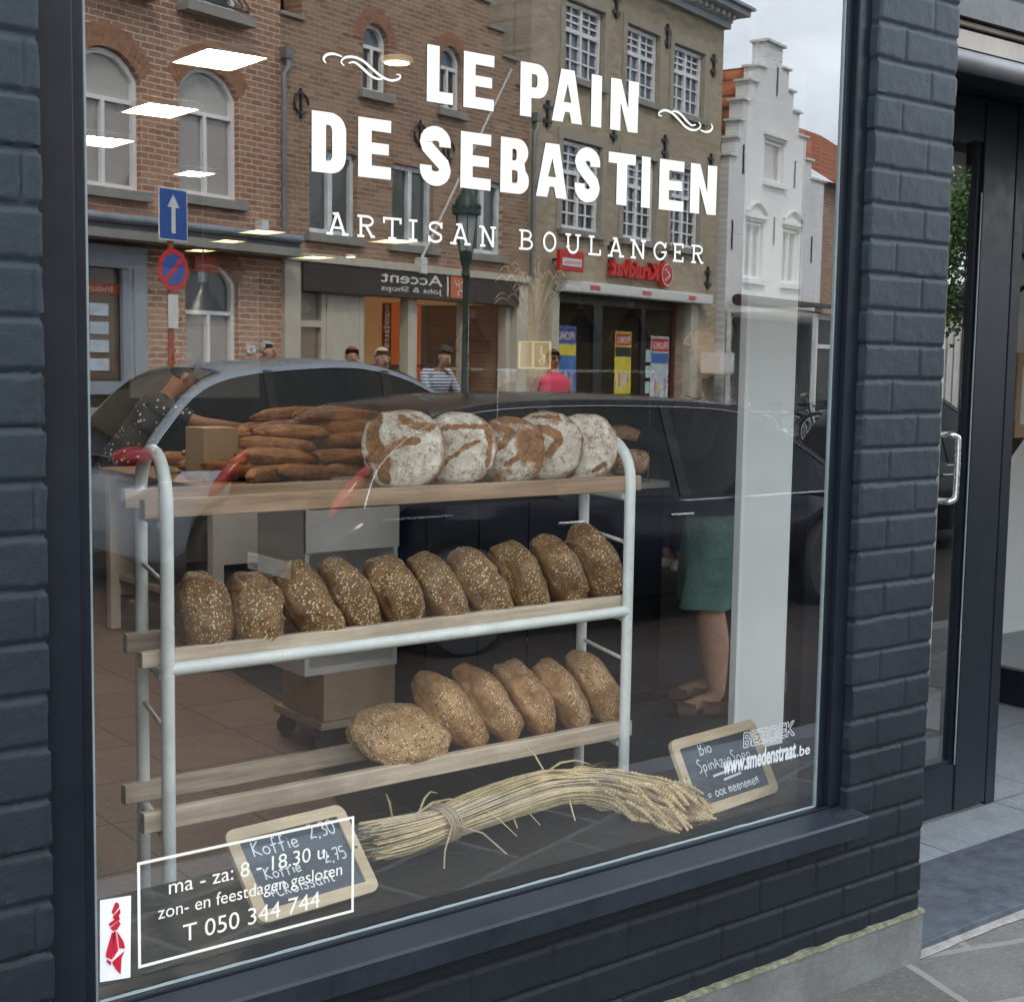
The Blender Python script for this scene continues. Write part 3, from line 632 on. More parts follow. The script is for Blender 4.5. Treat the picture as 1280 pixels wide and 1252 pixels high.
def bread_mesh(ax, seed, kind, slashes=()):
    """loaf: ax = half sizes; local +Z is the domed top with the seeds, -Z the flatter base"""
    bm = bmesh.new(); bmesh.ops.create_uvsphere(bm, u_segments=72, v_segments=48, radius=1)
    cl = bm.loops.layers.float_color.new('burst'); val = {}; rim = {}
    for v in bm.verts:
        p = v.co.copy(); u = p.copy()
        e = .82 if kind != 'floured' else .9
        p = Vector([math.copysign(abs(c) ** e, c) for c in p]); p.z *= 1.0 if p.z > 0 else .72
        s = 1 + (.06 if kind in ('floured', 'pale') else .15) * noise.noise(u * 1.4 + Vector((seed * 3.1, 0, 0))) + .045 * noise.noise(u * 4.5 + Vector((0, seed, 0))) + .012 * noise.noise(u * 12 + Vector((seed, 0, 2)))
        q = 0; edge = 0
        for (x0, y0, x1, y1, wd) in slashes:
            if u.z < .05: continue
            a = Vector((x0, y0)); d = Vector((x1, y1)) - a; w_ = Vector((u.x, u.y)) - a; t_ = max(0, min(1, w_.dot(d) / d.length_squared))
            dist = (w_ - d * t_).length + .05 * noise.noise(u * 6 + Vector((seed, 3, 1))); q = max(q, max(0, 1 - dist / wd)); edge = max(edge, max(0, 1 - abs(dist - wd * 1.25) / (wd * .45)))
        s -= .07 * min(1, q * 2.0); s += .045 * edge
        val[v] = min(1, q * 2.2) if kind == 'floured' else (max(0, min(1, .5 + .55 * u.z + .25 * u.y)) * (1 - min(1, q * 1.6)))
        rim[v] = max(0, min(1, .80 - u.z * 1.35 + .25 * noise.noise(u * 5 + Vector((seed, 8, 0)))))
        v.co = Vector((p.x * ax[0], p.y * ax[1], p.z * ax[2])) * s
    for f in bm.faces:
        f.smooth = True
        for l in f.loops: l[cl] = (val[l.vert], rim[l.vert], 0, 1)
    me = bpy.data.meshes.new('loaf'); bm.to_mesh(me); bm.free(); me.materials.append(BM[kind]); return me
def loaf(label, group, c, ax, zdir, xdir, kind, seed, slashes=()):
    z = Vector(zdir).normalized(); x = Vector(xdir); x = (x - z * x.dot(z)).normalized(); y = z.cross(x)
    o = bpy.data.objects.new('bread_loaf', bread_mesh(ax, seed, kind, slashes)); C.objects.link(o)
    o.matrix_world = Matrix(((x.x, y.x, z.x, c[0]), (x.y, y.y, z.y, c[1]), (x.z, y.z, z.z, c[2]), (0, 0, 0, 1)))
    return tag(o, label, 'bread', group)
G1, G2, G3 = 'floury round loaves on the top shelf', 'dark seeded loaves on the middle shelf', 'golden seeded loaves on the bottom shelf'
V1 = ((-.62, -.72, .22), (-.60, -.74, .16), (-.66, -.70, .14), (-.62, -.72, .20), (-.66, -.70, .12))
def swirl(*P, w=.1):
    Q = smooth_line([(x, y) for x, y in P], 4); return tuple((a.x, a.y, c.x, c.y, w * (.6 + .5 * math.sin(PI * k / len(Q)))) for k, (a, c) in enumerate(zip(Q, Q[1:])))
S1 = (swirl((-.55, .75), (-.7, .2), (-.45, -.25), (-.35, -.75), w=.20) + swirl((-.1, .8), (.25, .5), (.65, .55), w=.12) + swirl((-.45, -.2), (-.05, .1), (.3, .15), w=.10),
      swirl((-.7, .35), (-.1, .5), (.6, .55), w=.08) + swirl((-.4, -.5), (.1, -.05), (.55, .15), w=.06) + swirl((.75, -.5), (.85, .1), (.7, .6), w=.10),
      swirl((-.7, .45), (-.35, .65), (.05, .5), (-.1, .2), (-.45, -.1), w=.12) + swirl((-.1, -.45), (.3, -.1), (.5, .35), w=.09),
      swirl((-.6, -.55), (-.55, .1), (-.1, .4), (.3, .15), (.05, -.25), w=.14) + swirl((-.3, .8), (.3, .75), w=.10),
      swirl((-.55, .75), (-.25, .25), (-.5, -.2), (-.3, -.75), w=.18) + swirl((.3, -.7), (.6, -.45), w=.08))
L1 = ('floury round loaf with wide brown bursts, first at the left of top shelf', 'browner floury round loaf with fine slashes, second from left on top shelf', 'palest floury round loaf in the middle of the top shelf', 'floury round loaf with a curled burst, fourth from left on top shelf', 'floury round loaf nearest the bent tube at right of top shelf')
for i, (x, z) in enumerate(((1.912, 1.380), (2.084, 1.378), (2.240, 1.368), (2.374, 1.376), (2.495, 1.370))):
    loaf(L1[i], G1, (x, .625 + .012 * (i % 2), z), ((.104, .098, .094, .099, .096)[i], (.100, .095, .090, .096, .093)[i], .034), V1[i], (.76, -.64, 0), 'floured', i + 1, S1[i])
loaf('small brown loaf lying half hidden behind the right bend of the rack', G1, (2.69, .655, 1.318), (.07, .05, .042), (-.1, -.2, 1), (1, .3, 0), 'dark', 9)
M2 = ((1.362, 1.020, 8, .072, .096), (1.490, 1.012, 6, .076, .092), (1.637, 1.014, 44, .071, .112), (1.752, 1.024, 35, .062, .104), (1.877, 1.022, 28, .068, .099), (2.012, 1.016, 34, .064, .097), (2.137, 1.022, 42, .070, .108), (2.270, 1.026, 29, .069, .100), (2.402, 1.032, 28, .070, .103), (2.528, 1.044, 24, .071, .111))
L2 = ['dark seeded loaf partly behind the left tube on the middle shelf', 'upright dark seeded loaf with a hole, second on the middle shelf', 'dark seeded loaf leaning far left with a gap before it, third on middle shelf', 'narrow dark seeded loaf fourth from left on the middle shelf', 'dark seeded loaf fifth from left on the middle shelf', 'smoother dark loaf sixth from left on the middle shelf', 'broad cleft dark seeded loaf seventh from left on the middle shelf', 'heavily seeded dark loaf third from right on the middle shelf', 'dark loaf second from right on the middle shelf', 'largest dark loaf at the right end of the middle shelf']
for i, (x, z, a, th, hh) in enumerate(M2):
    t = R(a); zd = (math.cos(t) * .93, -.34, math.sin(t) * .93)
    loaf(L2[i], G2, (x, .622, z), (hh, .106, th), zd, (-math.sin(t), 0, math.cos(t)), 'dark', 20 + i, ((-.2, -.5, .1, .5, .12),) if i in (1, 6) else ((-.7, .15 - .1 * (i % 3), .6, -.1 + .12 * (i % 4), .06),))
L3 = ('round golden loaf scored with a cross lying flat at the front of bottom shelf', 'floury golden loaf leaning just behind the scored one on bottom shelf', 'smooth golden loaf third on the bottom shelf', 'golden loaf with white flour patch in the middle of the bottom shelf', 'crusty golden loaf second from right on bottom shelf', 'golden brown loaf at the right end of the bottom shelf')
loaf(L3[0], G3, (1.897, .61, .664), (.134, .112, .062), (.02, -.28, .96), (1, .1, 0), 'pale', 43, ((-.5, .05, .35, -.05, .10), (-.05, -.5, .02, .5, .10)))
M3 = ((2.052, .698, 44, .068, .122), (2.178, .700, 42, .064, .118), (2.300, .704, 36, .062, .112), (2.425, .690, 34, .061, .104), (2.552, .694, 33, .063, .106))
for i, (x, z, a, th, hh) in enumerate(M3):
    t = R(a); zd = (math.cos(t) * .93, -.34, math.sin(t) * .93)
    loaf(L3[i + 1], G3, (x, .622, z), (hh, .106, th), zd, (-math.sin(t), 0, math.cos(t)), 'gold', 50 + i, ((-.4, .2, .6, .1, .10),) if i in (1, 3) else ((-.7, -.1, .7, .1, .08),))

# chalkboards
slate = mk('slate', (.046, .060, .078), .55, var=.35, vs=5, bump=.05)
chalk = mk('chalk', (.56, .59, .60), .9, var=.06)
HW = {'K': [[(0, 0), (.1, 1)], [(.6, 1), (.08, .5), (.62, 0)]], 'o': [arc(.3, .25, .26, .25, 60, 430, 12)], 'f': [[(.5, .95), (.35, 1.0), (.27, .8), (.2, -.1)], [(.0, .5), (.5, .55)]], 'i': [[(.15, .5), (.15, 0)], [(.15, .68), (.17, .72)]],
      'e': [[(.05, .25), (.5, .3), (.42, .48), (.2, .5), (.05, .25), (.15, .02), (.35, 0), (.55, .1)]], '2': [[(.0, .8), (.2, 1), (.45, .9), (.4, .6), (.05, .05), (.3, .08), (.55, 0)]], ',': [[(.1, .05), (.02, -.15)]],
      '3': [[(.0, .95), (.3, 1), (.42, .8), (.2, .55), (.45, .35), (.35, .05), (.0, .02)]], '0': [arc(.28, .5, .27, .5, 60, 430, 14)], '7': [[(.0, .95), (.5, 1), (.2, 0)], [(.1, .5), (.45, .55)]], '5': [[(.5, 1), (.1, 1), (.06, .6), (.35, .62), (.48, .3), (.3, .02), (.0, .05)]],
      '+': [[(.25, .1), (.25, .6)], [(.0, .35), (.5, .35)]], 'C': [[(.6, .85), (.35, 1), (.05, .6), (.1, .15), (.35, 0), (.6, .12)]], 'R': [[(.05, 0), (.05, .8), (.4, .8), (.42, .5), (.08, .42), (.5, 0)]], 's': [[(.45, .45), (.2, .52), (.1, .38), (.4, .2), (.3, .0), (.0, .05)]],
      'a': [arc(.25, .25, .22, .25, 40, 400, 10) + [(.47, .5), (.47, .05), (.6, 0)]], 'n': [[(.05, .5), (.05, 0)], [(.05, .35), (.25, .5), (.42, .4), (.45, 0)]], 't': [[(.25, .9), (.2, .1), (.4, 0)], [(.0, .6), (.5, .62)]], 'B': [[(.1, 0), (.1, 1), (.5, .85), (.35, .55), (.1, .5), (.6, .35), (.45, .02), (-.05, 0)]],
      'S': [[(.5, .9), (.25, 1), (.1, .75), (.4, .45), (.35, .1), (.0, .02)]], 'p': [[(.05, .5), (.05, -.4)], [(.05, .4), (.3, .5), (.45, .3), (.3, .03), (.05, .1)]], 'z': [[(.0, .5), (.45, .5), (.0, 0), (.5, 0)]], 'A': [[(0, 0), (.25, .7), (.55, 0)], [(.1, .28), (.45, .28)]], 'm': [[(.0, .5), (.02, 0)], [(.02, .4), (.18, .5), (.26, 0)], [(.26, .4), (.45, .5), (.55, 0)]],
      'k': [[(.05, .6), (.05, 0)], [(.4, .5), (.06, .25), (.42, 0)]], '=': [[(.0, .35), (.5, .4)], [(.05, .15), (.5, .2)]], 'g': [arc(.25, .25, .22, .25, 40, 400, 10) + [(.47, .5), (.45, -.3), (.1, -.35)]], '-': [[(0, .25), (.4, .25)]]}
def write(mb, s, x, y, h, M, adv=.66, th=.0032):
    for ch in s:
        if ch in HW:
            for k, st in enumerate(HW[ch]):
                ribbon(mb, [(x + p.x * h * .9, y + p.y * h) for p in smooth_line(st, 4)], th, M, .0002 + .00005 * k)
            xs = [p[0] for st in HW[ch] for p in st]; x += (max(max(xs), .2) + .16) * h * .9
        else: x += .35 * h
def board(label, bl, br, tl, tr, lines, hole_right):
    bl, br, tl, tr = map(Vector, (bl, br, tl, tr)); r = (br - bl); w = r.length; r.normalize(); u = ((tl + tr) - (bl + br)) / 2; u -= r * u.dot(r); h = u.length; u.normalize()
    M = basis(bl, r, u)
    rt = empty('chalkboard', tuple(bl), 0, label, 'chalkboard'); Mi = Matrix.Translation(-bl) @ M
    fw = .026; rd = .022
    outer = arc(w - rd, rd, rd, rd, -90, 0, 5) + arc(w - rd, h - rd, rd, rd, 0, 90, 5) + arc(rd, h - rd, rd, rd, 90, 180, 5) + arc(rd, rd, rd, rd, 180, 270, 5)
    hx = w - fw / 2 if hole_right else fw / 2
    me = curve_plate([outer, [(fw, fw), (w - fw, fw), (w - fw, h - fw), (fw, h - fw)], arc(hx, h * .5, .004, .004, 0, 330, 11)], .006)
    b = MB(); b.mesh(me, Mi @ Matrix.Translation((0, 0, 0))); b.build('wooden_frame', frame_wood, rt)
    b = MB(); b.poly([Mi @ Vector(p) for p in ((fw - .002, fw - .002, 0), (w - fw + .002, fw - .002, 0), (w - fw + .002, h - fw + .002, 0), (fw - .002, h - fw + .002, 0))]); b.build('slate_panel', slate, rt)
    b = MB()
    for s, x, y, hh in lines:
        if s.startswith('_'):
            ribbon(b, [(x, y), (x + hh, y + .004)], .006, Mi, .0004)
        else: write(b, s, x, y, hh, Mi)
    b.build('chalk_writing', chalk, rt)
board('tilted slate with coffee and croissant prices in a pale wooden frame', (1.262, .143, .482), (1.556, .163, .482), (1.300, .286, .640), (1.600, .318, .624),
      [('Koffie', .050, .142, .032), ('2,30', .190, .150, .032), ('Koffie', .055, .088, .025), ('+CRoissant', .048, .048, .028), ('2,75', .200, .090, .027)], True)
board('slate offering spinach soup in a pale wooden frame at the right window corner', (2.439, .105, .482), (2.786, .143, .482), (2.448, .205, .668), (2.79, .235, .652),
      [('Bio', .10, .148, .032), ('SpinAzieSoep', .075, .105, .033), ('_', .12, .088, .10), ('_', .155, .072, .075), ('=', .075, .037, .03), ('ook meenemen', .105, .038, .026), ('=', .275, .042, .03)], False)

# sheaf of wheat
straw = mk('straw', (.50, .39, .215), .6, var=.3, vs=14); straw2 = mk('ripe ears', (.49, .355, .20), .7, var=.35, vs=30); twine = mk('jute twine', (.36, .28, .18), .9, var=.2, vs=40)
sheaf = empty('wheat_sheaf', (1.9, .3, .48), 0, 'bundle of dried wheat tied with twine lying on the window ledge', 'wheat')
O = Vector((1.9, .3, .48)); rs = random.Random(3)
axis = [(1.61, .31, .533), (1.72, .305, .533), (1.84, .32, .535), (2.02, .355, .540), (2.18, .365, .543), (2.30, .325, .537), (2.365, .245, .525), (2.40, .165, .512), (2.41, .095, .503)]
axis = [Vector(p) for p in smooth_line(axis, 5)]
spread = lambda t: .052 - .010 * math.exp(-((t - .22) / .07) ** 2) + .022 * max(0, t - .3) + .05 * max(0, t - .55)
def along(t):
    t = max(0, min(.9999, t)) * (len(axis) - 1); i = int(t); return axis[i].lerp(axis[i + 1], t - i)
stalks, ears = MB(), MB()
def strand(mb, a0, rr_, t0, t1, r, n=12, tw=.6):
    P = []
    for k in range(n):
        t = t0 + (t1 - t0) * k / (n - 1); c = along(t); d = (along(t + .02) - along(t - .02)).normalized(); u = Vector((0, 0, 1)); u = (u - d * u.dot(d)).normalized(); v = d.cross(u)
        a = a0 + tw * (t - .22); R_ = rr_ * spread(t); f = .72 if t > .5 else .85
        p = c + (v * math.cos(a) * 1.15 + u * math.sin(a) * f) * R_
        p.z = max(p.z, .4825 + r); P.append(p - O)
    mb.tube(P, r, 5, caps=False); return P
for k in range(230):
    a = rs.uniform(0, 2 * PI); q = math.sqrt(rs.uniform(.12, 1)); e = rs.uniform(.56, .93)
    t0 = rs.uniform(-.0, .07)
    P = strand(stalks, a, q, t0, e, rs.uniform(.0011, .0022), 13, rs.uniform(.2, 1.0))
    # ear: two rows of grains with awns
    tip = P[-1]; d = (P[-1] - P[-2]).normalized(); d = (d + Vector((rs.uniform(-.3, .35), rs.uniform(-.4, .25), rs.uniform(-.4, .12)))).normalized(); L = rs.uniform(.055, .085); s1 = d.orthogonal().normalized(); s1.rotate(Matrix.Rotation(rs.uniform(0, 6), 3, d))
    n = 8; pts = []; rad = []
    for i in range(n * 2 + 1):
        t = i / (n * 2); g = Vector((0, 0, -.018 * t * t)); p = tip + d * L * t + g; p.z = max(p.z, .006); p.y = max(p.y, -.272); pts.append(p); rad.append((.0060 if i % 2 else .0034) * (.55 + .9 * math.sin(PI * min(1, t * .9 + .1))))
    ears.tube(pts, rad, 6)
    for i in range(7):
        t = i / 7; p = tip + d * L * t; dd = (d + s1 * rs.uniform(-.35, .35) + Vector((0, 0, rs.uniform(-.15, .2)))).normalized(); q2 = p + dd * rs.uniform(.035, .075); q2.z = max(q2.z, .004); q2.y = max(q2.y, -.285); w = s1 * .00035
        if rs.random() < .8: ears.poly([p - w, p + w, q2])
for k in range(14):   # loose straws and leaves
    a = rs.uniform(0, 2 * PI); c = along(rs.uniform(.05, .55)) - O + Vector((0, 0, .04)); d = Vector((rs.uniform(-.2, 1), rs.uniform(-.6, .4), rs.uniform(-.3, .35))).normalized()
    stalks.tube([c, c + d * .05, c + d * .10 + Vector((0, 0, -.02)), c + d * .14 + Vector((0, -.01, -.05))], [.0022, .003, .002, .0008], 4)
tag(stalks.build('stalks', straw, sheaf, True), kind='stuff'); tag(ears.build('ears', straw2, sheaf, True), kind='stuff')
b = MB()
for k in range(6):
    t = .215 + .006 * k; c = along(t) - O; d = (along(t + .02) - along(t - .02)).normalized(); u = Vector((0, 0, 1)); v = d.cross(u).normalized(); u = v.cross(d)
    b.tube([c + (v * math.cos(2 * PI * j / 20) * 1.17 + u * math.sin(2 * PI * j / 20) * .88) * (.0475 + .001 * (k % 2)) for j in range(20)], .0026, 6, closed=True)
c = along(.23) - O
b.tube([c + Vector((.005, -.052, .01)), c + Vector((.06, -.085, -.01)), c + Vector((.10, -.13, -.058))], .0022, 5); b.tube([c + Vector((0, -.052, .02)), c + Vector((-.05, -.09, -.03)), c + Vector((-.08, -.13, -.062))], .0022, 5)
b.build('twine', twine, sheaf, True)

# ================================================================== DEEPER IN THE SHOP
white_board = mk('white laminate', (.78, .75, .69), .45, var=.05); counter_m = mk('blue black counter', (.005, .007, .009), .4, var=.2, spec=.3); kraft = mk('brown cardboard', (.46, .32, .19), .8, var=.12, vs=4)
ctr = empty('shop_counter', (3.9, 2.7, 0), 0, 'long dark blue black counter with white top in the middle of the shop', 'counter')
b = MB(); b.box(-.68, -.25, .06, .67, .35, 1.03); b.box(-.66, -.22, .012, .65, .33, .06)
b.build('counter_body', counter_m, ctr); b = MB(); b.box(-.70, -.27, 1.03, .69, .37, 1.06, bev=.004); b.build('countertop', white_board, ctr)
for i in range(5):
    b = MB(); b.box(-.67 + i * .268, -.256, .09, -.41 + i * .268, -.250, 1.0, bev=.002); b.build('front_panel', counter_m, ctr)
case = empty('glass_display_case', (3.95, 2.65, 1.06), 0, 'glass screen with a shelf on top standing on the dark counter', 'display case')
b = MB(); b.poly([(-.35, -.18, .0), (.54, -.18, .0), (.54, -.18, .50), (-.35, -.18, .50)]); b.build('front_pane', mk_glass('case glass', .06), case)
b = MB(); b.box(-.36, -.19, .50, .55, .2, .512); b.build('top_shelf', mk_glass('case shelf', .1), case)
b = MB(); b.tube([(.54, -.18, 0), (.54, -.18, .5)], .005, 6); b.tube([(-.35, -.18, 0), (-.35, -.18, .5)], .005, 6); b.build('edge_strip', chrome, case)
pk = mk('pale pink box', (.56, .44, .40), .6)
b = MB(); b.box(4.05, 2.55, 1.061, 4.38, 2.75, 1.21, bev=.003); tag(b.build('cake_box', pk), 'pale pink cardboard box behind the glass screen on counter', 'box')
# wheat in a gilt vase
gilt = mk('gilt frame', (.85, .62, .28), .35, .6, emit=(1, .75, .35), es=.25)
vz = empty('vase', (3.92, 2.62, 1.572), 0, 'small gilt glass vase of dried wheat stalks above the counter', 'vase')
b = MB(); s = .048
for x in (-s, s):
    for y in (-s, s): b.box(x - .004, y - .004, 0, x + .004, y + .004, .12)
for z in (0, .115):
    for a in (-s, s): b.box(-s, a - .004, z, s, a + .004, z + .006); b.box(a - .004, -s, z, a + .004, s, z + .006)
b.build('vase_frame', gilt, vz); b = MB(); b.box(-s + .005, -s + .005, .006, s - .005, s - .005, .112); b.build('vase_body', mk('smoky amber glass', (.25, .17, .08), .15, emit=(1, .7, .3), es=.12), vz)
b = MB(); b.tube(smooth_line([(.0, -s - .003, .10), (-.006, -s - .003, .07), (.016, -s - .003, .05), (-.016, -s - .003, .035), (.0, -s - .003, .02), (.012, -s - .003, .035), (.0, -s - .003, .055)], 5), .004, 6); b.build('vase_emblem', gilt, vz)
b = MB(); be = MB()
for k in range(46):
    a = rs.uniform(0, 2 * PI); q = rs.uniform(.1, 1); hx = math.cos(a) * q * .14; hy = math.sin(a) * q * .10; L = rs.uniform(.24, .42)
    P = smooth_line([(math.cos(a) * .02, math.sin(a) * .02, .05), (hx * .3, hy * .3, .05 + L * .5), (hx * .8, hy * .8, .05 + L * .85), (hx * 1.15, hy * 1.15, .05 + L)], 3)
    b.tube(P, .0013, 4, caps=False); d = (P[-1] - P[-2]).normalized()
    be.tube([P[-1] + d * .012 * i + Vector((0, 0, -.002 * i * i)) for i in range(7)], [.002, .0042, .0036, .0044, .0035, .003, .001], 5)
    for i in range(3): e = P[-1] + d * .05 + Vector((rs.uniform(-.03, .03), rs.uniform(-.03, .03), rs.uniform(0, .05))); be.poly([P[-1] + d * .03, P[-1] + d * .03 + Vector((.0008, 0, 0)), e])
st_ = b.build('stalks', straw, vz, True); tag(st_, kind='stuff'); tag(be.build('ears', straw2, vz, True), kind='stuff')
# trolley with crates
tr = empty('trolley', (2.98, 2.75, 0), 0, 'white shelved trolley on black castors beside the dark counter', 'trolley')
b = MB(); b.box(-.23, -.15, .33, -.21, .25, 1.01); b.box(.19, -.15, .33, .21, .25, 1.01); b.box(-.21, -.15, .33, .19, .25, .36); b.box(-.21, .23, .36, .19, .25, 1.01); b.box(-.23, -.16, .83, .21, -.14, 1.0); b.box(-.24, -.16, 1.01, .22, .26, 1.03); b.build('cabinet', white_board, tr)
b = MB(); b.box(-.16, -.16, .10, .21, .24, .13); b.build('dolly', frame_wood, tr)
for x in (-.12, .17):
    for y in (-.1, .2):
        b = MB(); b.lathe([(0, -.012), (.042, -.012), (.046, 0), (.042, .012), (0, .012)], (x, y, .047), 14, mat=Matrix.Rotation(PI / 2, 4, 'X')); b.box(x - .02, y - .02, .06, x + .02, y + .02, .10); b.build('castor', rubber, tr)
b = MB(); b.box(2.84, 2.605, .131, 3.185, 2.95, .328, bev=.003); b.box(2.839, 2.603, .24, 3.186, 2.951, .242); tag(b.build('cardboard_box', kraft), 'brown cardboard box on the dolly under the white trolley', 'box')
# table of breads
tb = empty('bread_table', (3.95, 4.9, 0), 0, 'wooden table piled with brown breads at the back left', 'table')
tw = mk_wood('counter wood', (.22, .12, .06), (.40, .25, .14), 0, 6)
b = MB(); b.box(-.85, -.75, .90, 1.1, .75, .95, bev=.004); b.build('tabletop', tw, tb)
b = MB(); b.box(-.80, -.70, .55, 1.05, -.68, .90); b.box(-.8, .68, .2, 1.05, .70, .9); b.build('apron', white_board, tb)
for x in (-.8, 1.03):
    for y in (-.68, .66): b = MB(); b.box(x - .03, y - .03, .012, x + .03, y + .03, .9); b.build('leg', white_board, tb)
b = MB(); b.box(-.78, -.66, .30, 1.02, .66, .33); b.build('shelf', white_board, tb)
GB = 'breads piled on the back table'
br = [bread_mesh((.22, .058, .048), 70 + k, 'baked', ((-.6, -.1, .6, .1, .09),)) for k in range(4)]
for layer, (n, m_, z) in enumerate(((5, 6, .998), (4, 5, 1.07), (4, 4, 1.142), (3, 3, 1.21), (2, 2, 1.275))):
    for i in range(n):
        for j in range(m_):
            o = bpy.data.objects.new('piled_bread', br[(i * 3 + j + layer) % 4]); C.objects.link(o)
            o.location = (3.40 + i * .31 + layer * .12 + rs.uniform(-.08, .08), 4.26 + j * .165 + layer * .07 + rs.uniform(-.03, .03), z + rs.uniform(-.012, .012)); o.rotation_euler = (rs.uniform(-.3, .3), rs.uniform(-.16, .16), rs.uniform(-.7, .7)); q_ = rs.uniform(.8, 1.1); o.scale = (q_, rs.uniform(.85, 1.15), 1)
            tag(o, 'brown elongated bread heaped on the wooden table at the back', 'bread', GB)
b = MB(); b.box(3.22, 4.5, .951, 3.42, 4.72, 1.23, bev=.003); tag(b.build('cardboard_box', kraft), 'upright cardboard box at the left end of the bread table', 'box')
b = MB(); b.box(3.62, 4.20, .951, 3.98, 4.26, .962); b.box(3.65, 4.19, .963, 4.0, 4.25, .974); tag(b.build('paper_bags', mk('pale paper', (.66, .56, .42), .8)), 'flat stack of pale paper bags at the front of bread table', 'paper bags')
# machines below the table
b = MB(); b.box(3.3, 4.5, .331, 3.6, 4.9, .47, bev=.01); b.box(3.32, 4.49, .38, 3.58, 4.5, .44); tag(b.build('till_scale', mk('grey plastic', (.12, .12, .13), .5)), 'grey boxy shop machine on the shelf under the bread table', 'machine')
# ceiling lights and pendants
lit = mk_emit('lit panel', (1.0, .90, .76), 55.0); lit_y = mk_emit('warm lit panel', (1.0, .82, .42), 7)
for i, (x, y, w, lab) in enumerate(((2.56, 2.95, .25, 'largest square ceiling light near the window'), (2.86, 4.2, .25, 'second square ceiling light behind the largest one'), (3.02, 5.36, .26, 'square ceiling light nearest the left frame'), (4.0, 6.25, .18, 'square ceiling light above the bread table end'),
                                     (6.3, 9.7, .30, 'yellow ceiling light in front row far back'), (6.55, 10.9, .24, 'yellow ceiling light in the middle of far row'), (6.9, 12.3, .24, 'yellow ceiling light farthest left at the back'), (7.7, 9.6, .32, 'yellow ceiling light at the far right of the back'), (8.3, 12.2, .3, 'yellow ceiling light deep at the back right'))):
    t = empty('ceiling_light', (x, y, 2.798), 0, lab, 'ceiling light', 'square ceiling lights')
    b = MB(); h = w / 2
    e = h * 1.3
    for q in ((-h - .02, -e - .02, h + .02, -e), (-h - .02, e, h + .02, e + .02), (-h - .02, -e, -h, e), (h, -e, h + .02, e)): b.box(q[0], q[1], -.03, q[2], q[3], 0)
    b.build('light_frame', mk('warm trim', (.6, .52, .38), .5), t)
    b = MB(); b.box(-h + .001, -e + .001, -.014, h - .001, e - .001, -.004); b.build('diffuser', lit if i < 4 else lit_y, t)
for i, (x, y, lab) in enumerate(((3.14, 2.56, 'round ceiling spot between the shop name lines'), (8.6, 11.9, 'small round ceiling spot far back'))):
    t = empty('ceiling_spot', (x, y, 2.798), 0, lab, 'ceiling spot', 'round ceiling spots')
    b = MB(); b.lathe([(.05, 0), (.065, 0), (.065, -.012), (.05, -.02), (.05, 0)], seg=24); b.build('spot_ring', gilt, t, True); b = MB(); b.lathe([(0, -.012), (.049, -.012), (.049, -.004), (0, -.004)], seg=20); b.build('spot_lens', mk_emit('lit spot', (1, .9, .72), 60.0), t)
shade_m = mk('black lamp shade', (.012, .012, .013), .4)
for i, (x, y, z, r, lab) in enumerate(((3.70, 5.5, 1.79, .15, 'black pendant lamp hanging at left above the assistant'), (6.05, 6.0, 1.66, .15, 'black pendant lamp left of the striped shirt woman'), (7.08, 6.0, 1.76, .17, 'black pendant lamp left of two before the red shop window'), (7.6, 6.0, 1.78, .17, 'black pendant lamp right of two before the red shop window'))):
    t = empty('pendant_lamp', (x, y, z), 0, lab, 'lamp', 'black pendant lamps')
    b = MB(); b.lathe([(r, 0), (r * .98, .025), (r * .8, .09), (r * .48, .16), (r * .22, .21), (r * .2, .25), (0, .26)], seg=28); b.lathe([(r * .99, .001), (r * .78, .085), (r * .46, .15), (0, .2)], seg=28); b.build('lamp_shade', shade_m, t, True)
    b = MB(); b.tube([(0, 0, .25), (0, 0, 2.795 - z)], .004, 6); b.build('cord', rubber, t); b = MB(); b.tube([(0, 0, .25), (0, 0, .31)], .03, 12); b.build('lamp_cap', mk('blue grey cap', (.12, .18, .24), .4), t)
# wall board, wall graphic and clipboard
b = MB(); b.box(4.70, 9.0, 1.25, 5.9, 9.03, 2.35); tag(b.build('wall_board', wallw), 'pale board behind the head of the shop assistant', 'board')
b = MB(); b.poly([(7.405, 2.493, 1.03), (7.75, 2.493, 1.32), (8.3, 2.493, 1.8), (8.3, 2.493, 2.0), (7.66, 2.493, 1.42), (7.42, 2.493, 1.26)])
b.poly([(7.405, 2.493, 1.26), (7.42, 2.493, 1.26), (7.42, 2.493, 2.33), (7.405, 2.493, 2.33)]); b.poly([(7.42, 2.493, 2.30), (8.2, 2.493, 1.76), (8.2, 2.493, 1.79), (7.42, 2.493, 2.33)]); b.poly([(7.42, 2.493, 2.03), (7.8, 2.493, 2.2), (7.8, 2.493, 2.23), (7.42, 2.493, 2.06)]); b.poly([(7.57, 2.493, 2.42), (8.3, 2.493, 2.42), (8.3, 2.493, 2.62), (7.57, 2.493, 2.62)])
tag(b.build('wall_graphic', mk('black wall print', (.015, .015, .015), .6)), 'black line drawing printed on the white partition inside the doorway', 'wall graphic')
cb = MB(); cb.box(7.46, 2.470, 1.20, 7.80, 2.484, 1.70, bev=.004); cb = cb.build('clipboard', kraft); tag(cb, 'brown clipboard hanging on the white wall inside the doorway', 'clipboard')
b = MB(); b.box(7.50, 2.466, 1.28, 7.77, 2.469, 1.62); b.build('paper_sheet', white_paint, cb); b = MB(); b.tube(smooth_line([(7.54, 2.477, 1.70), (7.58, 2.477, 1.78), (7.66, 2.477, 1.80), (7.72, 2.477, 1.74), (7.73, 2.477, 1.70)], 4), .006, 6); b.build('hanging_loop', rubber, cb)
